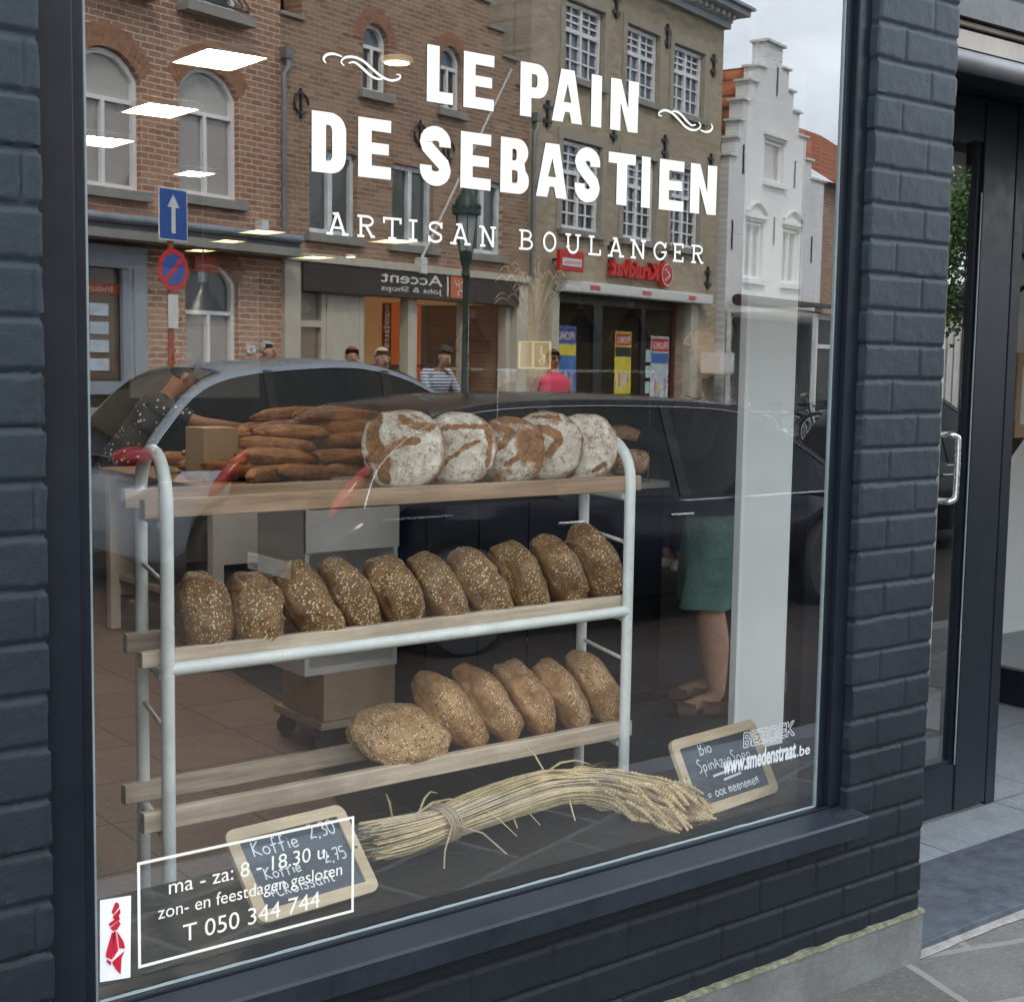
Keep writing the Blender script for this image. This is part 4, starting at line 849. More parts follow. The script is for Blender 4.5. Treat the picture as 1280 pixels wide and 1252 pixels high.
# ================================================================== ACROSS THE STREET
A = R(17.6); U = Vector((math.cos(A), -math.sin(A), 0)); F = Vector((math.sin(A), math.cos(A), 0)); P0 = Vector((8.98, -14.31, 0))
def on(s, d=0, z=0): p = P0 + U * s + F * d; return Vector((p.x, p.y, z))
MF = Matrix(((1, 0, 0, 0), (0, 0, 1, 0), (0, 1, 0, 0), (0, 0, 0, 1)))       # plate XY -> facade XZ, plate Z -> out of the wall
def fplate(mb, polys, y, ext, m=None):
    me = curve_plate(polys, ext); mb.mesh(me, Matrix.Translation((0, y, 0)) @ MF, m); bpy.data.meshes.remove(me)
def ftext(mb, body, s_left, z, w, h, y, bold=.0, m=None):
    """reads left to right for someone facing the facade: towards -s"""
    text_fit(mb, body, basis((s_left, y, z), (-1, 0, 0), (0, 0, 1)), w, h, bold, m)
def rect(x0, z0, x1, z1): return [(x0, z0), (x1, z0), (x1, z1), (x0, z1)]
def arched(x0, z0, x1, zs, zt, n=12):
    """segmental arch opening: springing zs, crown zt"""
    w = (x1 - x0) / 2; r = zt - zs; rad = (w * w + r * r) / (2 * r); cx = (x0 + x1) / 2; cz = zt - rad; a = math.degrees(math.asin(min(1, w / rad)))
    if r >= w * .98: return [(x0, z0), (x1, z0)] + arc(cx, zs, w, r, 0, 180, n)
    return [(x0, z0), (x1, z0)] + [(cx + rad * math.sin(R(a - 2 * a * k / n)), cz + rad * math.cos(R(a - 2 * a * k / n))) for k in range(n + 1)]
def inset(x0, z0, x1, z1, d): return rect(x0 + d, z0 + d, x1 - d, z1 - d)
# dark window glass with a hint of curtain
def pane_mat(name, col, curtain=0.0, tone=(.45, .43, .40)):
    if name in MATS: return MATS[name]
    m, t, o = nt(name); n = N(t); co = n.coord()
    sp = n.add('ShaderNodeSeparateXYZ', {0: co})
    w = n.add('ShaderNodeTexWave', {'Scale': 14.0, 'Distortion': 1.5, 'Detail': 2.0}); w.bands_direction = 'X'; t.links.new(co, w.inputs[0])
    fold = n.mix(w.outputs[1], tuple(c * .45 for c in tone), tone)
    msk = n.math('MULTIPLY', n.ramp(n.noise(co, 1.3, 2), .5 - curtain * .3, .55 - curtain * .2), min(1, curtain * 1.5))
    c = n.mix(msk, col, fold)
    n.bsdf(o, c, .08, 0, None, .6); MATS[name] = m; return m
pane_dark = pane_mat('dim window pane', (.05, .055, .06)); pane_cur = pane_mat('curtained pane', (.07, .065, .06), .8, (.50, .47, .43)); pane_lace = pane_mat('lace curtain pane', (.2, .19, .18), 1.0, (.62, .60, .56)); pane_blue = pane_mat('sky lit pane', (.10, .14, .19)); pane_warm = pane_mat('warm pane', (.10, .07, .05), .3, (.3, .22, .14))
white_frame = mk('white window paint', (.85, .85, .84), .45, var=.05)
def window(parent, x0, z0, x1, z1, crown=0, transom=None, cols=2, rows_lo=1, rows_up=1, fw=.06, mull=.05, gb=.022, y=-.10, up=None, lo=None, fm=None, sill=None):
    """frame with a transom, casements and glazing bars; crown = rise of the arched top"""
    fm = fm or white_frame; up = up or pane_dark; lo = lo or pane_dark
    outer = arched(x0, z0, x1, z1 - crown, z1) if crown else rect(x0, z0, x1, z1)
    holes = []; zt = transom if transom else z1
    cw = (x1 - x0 - 2 * fw - mull * (cols - 1)) / cols
    for c in range(cols):
        a = x0 + fw + c * (cw + mull); h0 = z0 + fw; h1 = (zt - mull / 2) if transom else (z1 - crown - fw)
        holes.append((a, h0, a + cw, h1))
    fr = [outer] + [rect(*h) for h in holes]
    if transom:
        if crown: fr.append(arched(x0 + fw, zt + mull / 2, x1 - fw, z1 - crown - fw * .3, z1 - fw))
        else:
            for h in holes: fr.append(rect(h[0], zt + mull / 2, h[2], z1 - fw))
    elif crown: fr = [outer] + [(arched(h[0], h[1], h[2], z1 - crown - fw * .4, z1 - crown * .55 - fw * .3) if cols > 1 else arched(h[0], h[1], h[2], z1 - crown - .01, z1 - fw)) for h in holes]
    b = MB(); fplate(b, fr, y, .03)
    o = b.build('window', fm, parent)
    g = MB()
    for h in holes:
        for k in range(1, rows_lo): z = h[1] + (h[3] - h[1]) * k / rows_lo; g.box(h[0], y - .012, z - gb / 2, h[2], y + .012, z + gb / 2)
        if rows_lo > 1: xm = (h[0] + h[2]) / 2; g.box(xm - gb / 2, y - .0115, h[1], xm + gb / 2, y + .0115, h[3])
        if transom and rows_up > 1:
            for k in range(1, rows_up): z = zt + mull / 2 + (z1 - fw - zt - mull / 2) * k / rows_up; g.box(h[0], y - .012, z - gb / 2, h[2], y + .012, z + gb / 2)
            xm = (h[0] + h[2]) / 2; g.box(xm - gb / 2, y - .0115, zt + mull / 2, xm + gb / 2, y + .0115, z1 - fw)
    if g.v: g.build('glazing_bar', fm, o)
    b = MB(); zs = (zt if transom else z1 - crown * .98 - .005)
    b.box(x0 + .01, y - .05, z0 + .01, x1 - .01, y - .028, zs - (.001 if not transom else 0), lo)
    if transom or crown:
        top = arched(x0 + .012, zs + .001, x1 - .012, z1 - crown - .012, z1 - .012) if crown else rect(x0 + .012, zs + .001, x1 - .012, z1 - .012)
        fplate(b, [top], y - .038, .010, up)
    b.build('pane', None, o)
    if sill: b = MB(); b.box(x0 - .1, -.08, z0 - .12, x1 + .1, .09, z0 - .005, bev=.008); b.build('sill', sill, o)
    return o
def wall(parent, outer, holes, m, th=.32, name='wall'):
    b = MB(); fplate(b, [outer] + holes, -th / 2, th / 2); return b.build(name, m, parent)
def house(name, s, label, d=0): return empty(name, tuple(on(s, d)), -A, label, 'building')
brick_a = mk_brick('red brown brick', (.31, .145, .085), (.50, .27, .17), (.60, .53, .44), patch=.3, h=.075, ms=.009)
brick_b = mk_brick('dull brown brick', (.235, .135, .085), (.41, .26, .17), (.50, .42, .34), patch=.4, h=.068)
brick_c = mk_brick('yellow grey brick', (.31, .25, .165), (.50, .42, .30), (.44, .385, .30), patch=.4, h=.065, w=.2)
brick_w = mk_brick('white painted brick', (.78, .78, .76), (.86, .86, .85), (.66, .66, .65), patch=.12, h=.07, soot=(.4, .4, .39), bump=.6)
roof_m = mk('slate roof', (.10, .10, .11), .7)
arch_m = mk('arch bricks', (.34, .17, .10), .85, var=.3, vs=12)
def arch_band(parent, x0, x1, zs, zt, w=.24):
    b = MB(); k = 17; o = arched(x0 - .0, zs, x1 + .0, zs, zt, k)[2:]; cx = (x0 + x1) / 2; cz = zs - (x1 - x0) * .55
    if zt - zs > (x1 - x0) * .45: cz = zs
    for i in range(len(o) - 1):
        q = []
        for (p, f) in ((o[i], .06), (o[i + 1], -.06)):
            d = Vector((p[0] - cx, p[1] - cz)).normalized(); q.append((Vector(p), d))
        p0 = q[0][0].lerp(q[1][0], .06); p1 = q[0][0].lerp(q[1][0], .94)
        pts = [p0, p1, p1 + q[1][1] * w, p0 + q[0][1] * w]
        b.poly([(p.x, .008, p.y) for p in pts]); 
    b.build('brick_arch', arch_m, parent)

# --- house one: red brown brick, arched windows, employment office below
H1 = house('brick_house', -4.6, 'red brown brick house with arched white windows above a grey shop awning'); ox1 = 4.6
def sx(s): return s + ox1
wall(H1, rect(0, 2.9, ox1 + .03, 9.2), [arched(sx(-3.28), 3.5, sx(-2.31), 4.78, 5.1), arched(sx(-1.71), 3.55, sx(-.74), 4.80, 5.12), rect(sx(-1.62), 5.86, sx(-.72), 7.8), rect(sx(-3.2), 5.86, sx(-2.3), 7.8)], brick_a)
for a, c, z in ((-3.28, -2.31, 3.5), (-1.71, -.74, 3.55)):
    window(H1, sx(a), z, sx(c), z + 1.58, .31, z + 1.02, 2, 1, 1, up=pane_lace, lo=pane_cur, sill=stone_m); arch_band(H1, sx(a), sx(c), z + 1.27, z + 1.59, .26)
for a in (-1.62, -3.2):
    w_ = window(H1, sx(a), 5.86, sx(a + .9), 7.8, 0, 7.2, 2, sill=None)
    b = MB(); b.box(sx(a - .12), -.05, 5.70, sx(a + 1.02), .2, 5.82); b.build('sill', stone_m, w_)
    b = MB()
    for z in (5.86, 6.2): b.box(sx(a - .05), .13, z, sx(a + .95), .15, z + .025)
    for k in range(9):
        x = sx(a + .0 + k * .112); b.tube(smooth_line([(x, .14, 5.87), (x + .05, .14, 5.93), (x - .03, .14, 6.0), (x + .05, .14, 6.08), (x, .14, 6.2)], 4), .008, 5)
    b.build('balcony_rail', dark_metal, w_)
wall(H1, rect(0, 0, ox1 + .03, 2.9), [rect(sx(-3.75), .1, sx(-2.45), 2.7), arched(sx(-1.63), .12, sx(-.75), 2.5, 2.78)], brick_a, name='ground_wall')
arch_band(H1, sx(-1.63), sx(-.75), 2.5, 2.79, .22)
b = MB(); b.box(sx(-4.58), .0, 2.90, sx(-.02), .42, 3.0, stone_m); b.box(sx(-4.58), .02, 3.0, sx(-.02), .38, 3.07, mk('dark gutter', (.10, .105, .11), .5)); b.tube([(sx(-4.58), .40, 3.12), (sx(-.02), .40, 3.12)], .055, 12, mk('zinc gutter', (.28, .31, .34), .4, .4)); b.build('awning_beam', None, H1)
b = MB(); b.box(sx(-3.9), .0, .1, sx(-3.75), .07, 2.85); b.box(sx(-2.47), .0, .1, sx(-2.28), .07, 2.85); b.box(sx(-3.75), .0, 2.6, sx(-2.47), .069, 2.85); b.box(sx(-2.62), -.02, .1, sx(-2.47), .04, 2.6); b.box(sx(-3.75), -.02, .1, sx(-2.62), .04, 1.0); b.box(sx(-3.75), -.019, 1.15, sx(-2.62), .039, 1.3); dr = b.build('shop_door_surround', grey_paint, H1)
b = MB(); b.box(sx(-3.75), -.06, 1.0, sx(-2.62), -.04, 2.6); b.build('pane', pane_warm, dr)
orange = mk('orange red panel', (.50, .075, .03), .5, var=.05)
b = MB(); b.box(sx(-3.75), -.035, 2.30, sx(-2.62), -.03, 2.42, orange); ftext(b, 'Industrie', sx(-2.72), 2.325, .62, .075, -.027, .0, white_paint)
for k in range(4): b.box(sx(-3.05), -.035, 1.42 + k * .21, sx(-2.78), -.028, 1.56 + k * .21, mk('notice paper', (.55, .62, .68), .5))
b.build('window_notices', None, dr)
window(H1, sx(-1.63), .12, sx(-.75), 2.78, .28, 2.15, 2, 1, 1, up=pane_dark, lo=pane_cur)
b = MB(); b.box(sx(-1.55), .05, 2.63, sx(-1.18), .09, 2.82, orange); ftext(b, 'industrie', sx(-1.22), 2.69, .29, .045, .092, 0, white_paint); tag(b.build('house_sign', None, H1))
b = MB(); b.box(sx(-.62), .0, 1.66, sx(-.48), .03, 1.76, white_paint); ftext(b, '28', sx(-.52), 1.68, .06, .05, .032, .01, dark_metal); b.build('number_plate', None, H1)
b = MB(); b.box(sx(-.45), .0, 3.20, sx(-.33), .12, 3.34); b.build('junction_box', white_paint, H1)
b = MB(); b.box(0, -8, 0, ox1 + .03, -.33, 9.0); b.build('house_body', brick_a, H1)
def drain(parent, x, z0, z1):
    b = MB(); b.tube(smooth_line([(x + .10, .05, z1 + .25), (x + .09, .1, z1 + .12), (x, .1, z1)], 4) + [Vector((x, .1, z)) for z in (z1 - .5, z0)], .042, 10); b.box(x + .03, .0, z1 + .22, x + .17, .12, z1 + .36)
    for z in (z0 + .5, z0 + 1.5): b.tube([(x, .1, z), (x, .1, z + .05)], .05, 10)
    b.build('drainpipe', mk('zinc pipe', (.22, .22, .22), .5, .3), parent, True)
drain(H1, sx(-.02), 2.9, 5.25)

# --- a further house to the left, mostly outside the reflection
H0 = house('terraced_house', -11.9, 'plain terraced brick house next to the arched window house')
h0 = [rect(x, z, x + 1.0, z + 1.7) for x in (.8, 3.1, 5.4) for z in (3.4, 6.2)] + [rect(.8, .6, 3.6, 2.6), rect(5.2, .1, 6.2, 2.5)]
wall(H0, rect(0, 0, 7.28, 8.6), h0, brick_c)
for x in (.8, 3.1, 5.4):
    for z in (3.4, 6.2): window(H0, x, z, x + 1.0, z + 1.7, 0, z + 1.2, 2, lo=pane_cur, up=pane_lace, sill=stone_m)
window(H0, .8, .6, 3.6, 2.6, 0, None, 2); b = MB(); b.box(5.2, -.2, .1, 6.2, -.14, 2.5, grey_paint); b.build('door', None, H0)
b = MB(); b.box(0, -8, 0, 7.28, -.33, 8.5); b.build('house_body', brick_c, H0); b = MB(); b.box(-.05, -.3, 8.6, 7.3, .25, 8.8); b.build('cornice', white_paint, H0)

# --- house two: stepped gable, employment agency
H2 = house('stepped_gable_house', .035, 'brown brick stepped gable house over the Accent employment agency')
sl = .39; sh = .37; n = 7
# right flank in steps, the left one is its mirror
right = [(5.76, 2.9), (5.76, 6.02)]; x, z = 5.76, 6.02
for k in range(n): right += [(x - sl, z), (x - sl, z + sh)]; x -= sl; z += sh
outline = right + [(5.76 - px, pz) for px, pz in reversed(right)]
wins = [rect(.53, 3.28, 1.48, 4.42), rect(2.26, 3.28, 3.21, 4.42), rect(4.10, 3.28, 5.03, 4.42), arched(1.60, 5.34, 2.12, 6.02, 6.28), arched(3.35, 5.36, 3.87, 6.04, 6.30)]
wall(H2, outline, wins, brick_b)
b = MB()
for k in range(n):
    xr = 5.76 - sl * (k + 1); zz = 6.02 + sh * k
    b.box(xr - .03, -.36, zz, xr + sl + .03, .05, zz + .05, bev=.006); b.box(5.76 - xr - sl - .03, -.36, zz, 5.76 - xr + .03, .05, zz + .05, bev=.006)
b.build('coping', stone_m, H2)
for (a, c) in ((.53, 1.48), (2.26, 3.21), (4.10, 5.03)): window(H2, a, 3.28, c, 4.42, 0, None, 2, lo=pane_mat('greenish pane', (.10, .115, .10)), sill=stone_m, fw=.07, mull=.09, fm=mk('pale blue white frame', (.72, .76, .80), .45))
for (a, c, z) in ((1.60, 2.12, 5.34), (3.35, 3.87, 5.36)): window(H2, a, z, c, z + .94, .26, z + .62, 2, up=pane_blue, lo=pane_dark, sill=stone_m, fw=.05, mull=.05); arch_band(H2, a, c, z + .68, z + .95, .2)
b = MB()
for (xx, zz) in ((.35, 4.95), (2.85, 4.9), (3.55, 4.75), (5.2, 4.95)): b.tube([(xx + .14 * math.cos(t * .6), .03, zz + .14 * math.sin(t * .6)) for t in range(10)], .018, 6); b.box(xx - .015, .01, zz - .2, xx + .015, .04, zz + .2)
b.build('wall_anchor', dark_metal, H2)
b = MB(); b.box(-.0, -.3, 0, .30, .06, 2.88); b.box(5.42, -.3, 0, 5.72, .06, 2.88); b.box(-.02, -.3, 2.88, 5.74, .12, 2.99, bev=.01); b.build('stone_surround', cream, H2)
brown = mk('dark brown fascia', (.045, .032, .026), .5)
b = MB(); b.box(.305, -.2, 2.50, 5.415, .10, 2.875); fas = b.build('fascia', brown, H2)
b = MB(); ftext(b, 'Accent', 3.36 - .035, 2.70, 1.43, .155, .104, .012); ftext(b, 'Jobs & Shops', 3.36 - .035, 2.58, 1.43, .075, .104, .008); b.box(3.44, .101, 2.56, 3.475, .106, 2.86); b.build('sign_lettering', white_paint, fas)
lg_ = MB(); lg_.box(3.53, .101, 2.545, 3.97, .108, 2.87); lg_ = lg_.build('logo_panel', mk('orange logo', (.62, .16, .06), .5, var=.03), fas)
b = MB(); ML = basis((3.97, .1105, 2.545), (-1, 0, 0), (0, 0, 1))
for k, st in enumerate(([(.08, .27), (.16, .24), (.22, .2)], [(.35, .28), (.30, .21), (.22, .2)], [(.22, .2), (.20, .12), (.13, .10), (.10, .02)], [(.20, .12), (.26, .09), (.22, .03)], [(.22, .2), (.24, .27)])): ribbon(b, smooth_line(st, 4), .022, ML, .0005 * k)
b.build('running_figure', white_paint, lg_)
# agency front: door, piers, glazing, warm room behind
b = MB(); b.box(.95, -.25, 0, 1.62, -.06, 2.5); b.build('stone_panel', cream, H2)
b = MB(); b.box(.30, -.2, 0, .36, -.08, 2.5); b.box(.86, -.2, 0, .949, -.08, 2.5); b.box(.36, -.2, 2.03, .86, -.08, 2.12); b.box(.36, -.2, .0, .86, -.08, .25); ad = b.build('agency_door', cream, H2)
b = MB(); b.box(.36, -.16, .25, .86, -.14, 2.03, pane_mat('amber pane', (.22, .15, .08), .2, (.34, .25, .15))); b.box(.36, -.16, 2.12, .86, -.14, 2.5, pane_mat('grey transom pane', (.2, .17, .13))); ftext(b, '40', .70, 2.22, .17, .14, -.135, 0, cream); b.build('pane', None, ad)
b = MB()
for (a, c) in ((1.63, 1.73), (2.72, 2.93), (4.12, 4.24), (5.28, 5.41)): b.box(a, -.22, 0, c, -.06, 2.5)
b.box(1.73, -.2, 0, 5.28, -.1, .35); b.build('glazing_post', cream, H2)
ag = mk_glass('agency glass', .0, (.95, .95, .95), 1.12)
for (a, c) in ((1.73, 2.72), (2.93, 4.12), (4.24, 5.28)): b = MB(); b.poly([(a, -.14, .35), (c, -.14, .35), (c, -.14, 2.5), (a, -.14, 2.5)]); b.build('pane', ag, H2)
b = MB(); text_fit(b, 'www.accentjobs', basis((2.28, -.13, .95), (0, 0, 1), (1, 0, 0)), 1.45, .13, 0); b.build('window_lettering', mk('grey vinyl', (.45, .36, .27), .5), H2)
ochre = mk('ochre interior', (.60, .40, .18), .7, var=.15, vs=1, emit=(1, .6, .25), es=.55); orng = mk('orange interior', (.62, .14, .03), .6, var=.1, vs=1, emit=(1, .22, .04), es=.7)  # walls glow on their own in place of room lamps
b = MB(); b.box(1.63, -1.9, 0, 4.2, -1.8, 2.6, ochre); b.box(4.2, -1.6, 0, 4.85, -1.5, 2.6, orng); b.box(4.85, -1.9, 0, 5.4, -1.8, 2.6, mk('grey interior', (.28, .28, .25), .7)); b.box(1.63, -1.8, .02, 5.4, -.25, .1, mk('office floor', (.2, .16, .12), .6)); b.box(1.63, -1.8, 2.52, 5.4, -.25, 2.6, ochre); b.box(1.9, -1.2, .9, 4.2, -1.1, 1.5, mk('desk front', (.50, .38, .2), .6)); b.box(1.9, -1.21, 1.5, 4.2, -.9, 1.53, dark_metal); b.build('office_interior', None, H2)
b = MB(); b.box(0, -9, 0, 5.76, -2.0, 6.0); b.box(0, -2.0, 2.62, 5.76, -.33, 6.0); b.box(0, -2.0, 0, .3, -.33, 2.62); b.box(5.42, -2.0, 0, 5.76, -.33, 2.62); b.build('house_body', brick_b, H2)
b = MB()
for sg in (0, 1): b.poly([(0 if not sg else 5.76, -.35, 6.0), (2.88, -.35, 8.5), (2.88, -9, 8.5), (0 if not sg else 5.76, -9, 6.0)])
b.build('roof', roof_m, H2)
drain(H2, 5.78, 2.95, 5.3)
# flagpole and bracket
fp = empty('flagpole', tuple(on(2.85, .08, 3.0)), -A, 'thin white flagpole slanting up from the Accent fascia', 'flagpole')
b = MB(); b.tube([(0, 0, .05), (1.0, .9, 2.9)], [.022, .015], 8); b.build('pole', white_paint, fp, True); b = MB(); b.box(-.06, -.07, -.14, .08, .08, .10, bev=.01); b.build('bracket', white_paint, fp)

# --- house three: yellow grey brick with white sash windows, chemist below
H3 = house('corner_house', 5.80, 'yellow grey brick building with white small paned windows above the Kruidvat shop')
WD = 6.95; cols3 = [(.98, 2.27), (3.05, 4.30), (4.86, 6.12)]
holes = [rect(a, z0, c, z1) for (a, c) in cols3 for z0, z1 in ((3.86, 5.38), (6.42, 7.70))]
wall(H3, rect(0, 2.98, WD, 8.35), holes, brick_c)
wall(H3, rect(0, 0, WD, 2.98), [rect(.92, .05, 5.75, 2.82)], brick_c, name='ground_wall')
for (a, c) in cols3:
    for z0, z1, tr_ in ((3.86, 5.38, 4.85), (6.42, 7.70, 7.22)):
        b = MB(); fplate(b, [rect(a - .14, z0 - .02, c + .14, z1 + .16), rect(a + .001, z0 + .001, c - .001, z1 - .001)], .0, .03); b.build('stone_surround', mk('sandy stone', (.38, .34, .27), .8, var=.12), H3)
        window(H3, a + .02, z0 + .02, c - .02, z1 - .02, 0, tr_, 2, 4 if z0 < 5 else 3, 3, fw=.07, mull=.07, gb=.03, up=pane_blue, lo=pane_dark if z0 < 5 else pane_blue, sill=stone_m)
b = MB(); b.box(-.05, -.3, 8.35, WD + .08, .12, 8.47); b.box(-.05, -.3, 8.60, WD + .35, .42, 8.72, bev=.01); b.box(-.05, -.3, 8.72, WD + .42, .50, 8.78, bev=.01); b.box(-.04, -.3, 8.47, WD + .12, .14, 8.60); b.build('cornice', grey_paint, H3)
b = MB()
for k in range(28): x = .1 + k * .25; b.box(x, .14, 8.50, x + .11, .26, 8.59)
b.build('dentils', white_paint, H3)
b = MB()
for (xx, zz) in ((2.65, 7.9), (4.58, 7.75), (6.5, 7.55), (2.66, 5.75), (4.58, 5.7), (6.5, 5.6), (6.5, 3.35), (.5, 5.7), (2.66, 3.55), (4.58, 3.55)): b.box(xx - .03, .0, zz - .22, xx + .03, .05, zz + .22); b.box(xx - .12, .01, zz - .15, xx + .12, .04, zz - .09); b.box(xx - .12, .01, zz + .08, xx + .12, .04, zz + .14)
b.build('wall_anchor', dark_metal, H3)
b = MB(); b.box(0, -10, 2.9, WD, -.33, 8.4); b.box(0, -10, 0, .9, -.33, 2.9); b.box(5.77, -10, 0, WD, -.33, 2.9); b.box(.9, -10, 0, 5.77, -4, 2.9); b.build('house_body', brick_c, H3)
b = MB(); b.box(.85, -.0, 2.80, 6.32, .25, 2.99, bev=.03); shb = b.build('shutter_case', white_paint, H3)
redm = mk('signal red', (.62, .02, .02), .45, var=.03)
b = MB()
for x in (1.75, 3.6, 5.4): b.box(x - .16, .251, 2.86, x + .16, .256, 2.93, redm); ftext(b, 'Kruidvat', x + .12, 2.877, .24, .03, .2575, 0, white_paint)
b.build('shutter_label', None, shb)
b = MB(); b.box(.70, -.1, 0, .92, .06, 2.80); b.box(5.74, -.1, 0, 6.05, .06, 2.80); b.build('shopfront_pillar', cream, H3)
b = MB(); b.box(.92, -.34, .0, 1.0, -.28, 2.8); b.box(5.6, -.34, 0, 5.74, -.28, 2.8, mk('wine red panel', (.12, .025, .03), .5)); b.box(2.6, -.34, 0, 2.9, -.28, 2.8); b.box(4.35, -.34, 0, 4.5, -.28, 2.8); b.box(1.0, -.34, 2.65, 5.6, -.27, 2.8); b.box(1.0, -.34, 0, 2.6, -.27, .35); b.box(4.5, -.34, 0, 5.6, -.27, .35); b.build('shopfront_frame', dark_metal, H3)
for (a, c) in ((1.0, 2.6), (2.9, 4.35), (4.5, 5.6)): b = MB(); b.poly([(a, -.30, .35), (c, -.30, .35), (c, -.30, 2.65), (a, -.30, 2.65)]); b.build('pane', mk_glass('chemist glass', .0, (.95, .95, .95), 1.12), H3)
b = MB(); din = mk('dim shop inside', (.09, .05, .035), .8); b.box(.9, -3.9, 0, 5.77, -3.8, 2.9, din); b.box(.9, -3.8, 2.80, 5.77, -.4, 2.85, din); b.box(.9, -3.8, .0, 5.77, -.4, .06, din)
for k in range(5): b.box(1.3 + k * .9, -2.6, .06, 1.8 + k * .9, -2.2, 1.5, mk('shelf goods', (.25, .12, .10), .6, var=.5, vs=14))
b.build('shop_interior', None, H3)
def poster(parent, x0, z0, x1, z1, kind, y=-.27):
    b = MB(); blue = mk('poster blue', (.06, .17, .45), .5, var=.3, vs=6); yel = mk('poster yellow', (.72, .60, .05), .5); pap = mk('poster paper', (.55, .62, .68), .5, var=.3, vs=8)
    b.box(x0, y, z0, x1, y + .006, z1, {'a': blue, 'b': yel, 'c': pap}[kind]); w = x1 - x0; h = z1 - z0
    b.box(x0 + .05 * w, y + .006, z1 - .22 * h, x1 - .05 * w, y + .011, z1 - .04 * h, redm if kind != 'a' else mk('poster deep blue', (.10, .05, .25), .5)); ftext(b, 'PROMO!', x1 - .1 * w, z1 - .19 * h, .8 * w, .11 * h, y + .0125, .02, white_paint)
    b.box(x0 + .03 * w, y + .006, z1 - .40 * h, x1 - .03 * w, y + .0112, z1 - .25 * h, yel if kind == 'a' else (dark_metal if kind == 'b' else blue))
    for k in range(6): b.box(x0 + (.1 + .13 * k) * w, y + .006, z0 + (.08 + .05 * (k % 3)) * h, x0 + (.2 + .13 * k) * w, y + .0115, z0 + (.3 + .08 * (k % 2)) * h, (white_paint, mk('poster pink', (.6, .25, .3), .5), yel, pap)[k % 4])
    b.build('window_poster', None, parent)
poster(H3, 1.25, .95, 2.0, 2.25, 'a'); poster(H3, 3.35, 1.05, 3.95, 2.2, 'b'); poster(H3, 4.72, .85, 5.45, 2.15, 'c')
b = MB()
for k in range(3): b.box(4.52, -.268, 1.05 + k * .3, 4.70, -.262, 1.28 + k * .3, mk('pale green notice', (.45, .58, .55), .5))
b.box(1.0, -.268, .5, 2.5, -.262, .75, redm); b.box(4.55, -.268, .5, 5.55, -.262, .78, redm); ftext(b, 'ACTION', 5.5, .56, .9, .16, -.258, .02, white_paint); ftext(b, 'WEEKEND', 2.4, .55, 1.3, .14, -.258, .02, white_paint); b.build('window_sticker', None, H3)
ps = MB(); ps.box(.42, .30, 3.12, 1.18, .37, 3.46, bev=.01); ps = ps.build('projecting_sign', redm, H3)
b = MB(); b.box(.5, .371, 3.2, 1.1, .375, 3.33, white_paint); ftext(b, 'Kruidvat', 1.05, 3.235, .5, .06, .377, .0, redm); b.build('sign_lettering', None, ps); b = MB(); b.box(.75, .0, 3.3, .80, .30, 3.34); b.build('bracket', dark_metal, ps)
b = MB(); me = text_mesh('Kruidvat', 1.0, .035, .08); xs = [v.co.x for v in me.vertices]
b.mesh(me, basis((4.25, .09, 3.17), (-1, 0, 0), (0, 0, 1)) @ Matrix.Diagonal((1.78 / (max(xs) - min(xs)), .30 / .7, .6, 1)) @ Matrix.Translation((-min(xs), 0, 0))); kl = b.build('shop_sign_letters', redm, H3)
b = MB(); b.lathe([(0, .06), (.235, .06), (.24, .05), (.24, -.04)], (4.55, .09, 3.29), 28, mat=Matrix.Rotation(-PI / 2, 4, 'X')); dsc = b.build('round_logo', redm, H3, True)
b = MB(); b.lathe([(.19, .065), (.215, .065)], (4.55, .09, 3.29), 28, mat=Matrix.Rotation(-PI / 2, 4, 'X'))
for (dx, dz) in ((-.05, .09), (.03, .04), (.08, -.02), (.02, -.06), (-.06, -.1)): b.ball((4.55 + dx, .155, 3.29 + dz), (.032, .008, .032), None, 10, 6)
b.build('logo_dots', white_paint, dsc)
bx = MB(); bx.box(6.30, .0, 1.45, 6.94, .45, 1.87, bev=.01); bx.build('utility_box', white_paint, H3)
b = MB(); b.box(6.36, .451, 1.50, 6.88, .455, 1.82, bev=.002); b.build('box_door', white_frame, H3)

# --- white stepped gable house, tiled house behind, cafe terrace
def tiles():
    m, t, o = nt('orange pantiles'); n = N(t); co = n.coord(); sp = n.add('ShaderNodeSeparateXYZ', {0: co})
    wx = n.math('SINE', n.math('MULTIPLY', sp.outputs[0], 2 * PI / .24)); fz = n.math('FRACT', n.math('DIVIDE', sp.outputs[2], .26))
    h = n.math('ADD', n.math('MULTIPLY', wx, .5), n.math('MULTIPLY', fz, .9)); v = n.noise(co, 4, 5)
    c = n.mix(n.ramp(v, .3, .7), (.26, .075, .03), (.50, .17, .07)); c = n.mix(n.ramp(h, -.1, .25, (1, 1, 1, 1), (0, 0, 0, 1)), c, (.07, .025, .015))
    n.bsdf(o, c, .8, 0, n.bump(h, .8, .05), .2); return m
tile_r = tiles()
H4 = house('white_gable_house', 13.05, 'white painted brick house with a stepped gable beside the corner building')
L = [(.1, 5.9), (.38, 6.3), (.54, 6.68), (.70, 7.12), (.98, 7.56), (1.35, 7.92), (1.72, 8.5)]
Rr = [(2.55, 8.5), (2.92, 8.08), (3.2, 7.66), (3.55, 7.26), (4.0, 6.78), (4.35, 6.3), (5.15, 5.9)]
outl = [(0.1, 0), (5.15, 0)]
zz = 5.9
for i in range(len(Rr) - 1, -1, -1):
    x, z = Rr[i]; outl += [(x, outl[-1][1]), (x, z)] if i < len(Rr) - 1 else [(x, z)]
for i in range(len(L) - 1, -1, -1):
    x, z = L[i]; outl += [(x, z)]
    if i > 0: outl += [(x, L[i - 1][1])]
clean = []
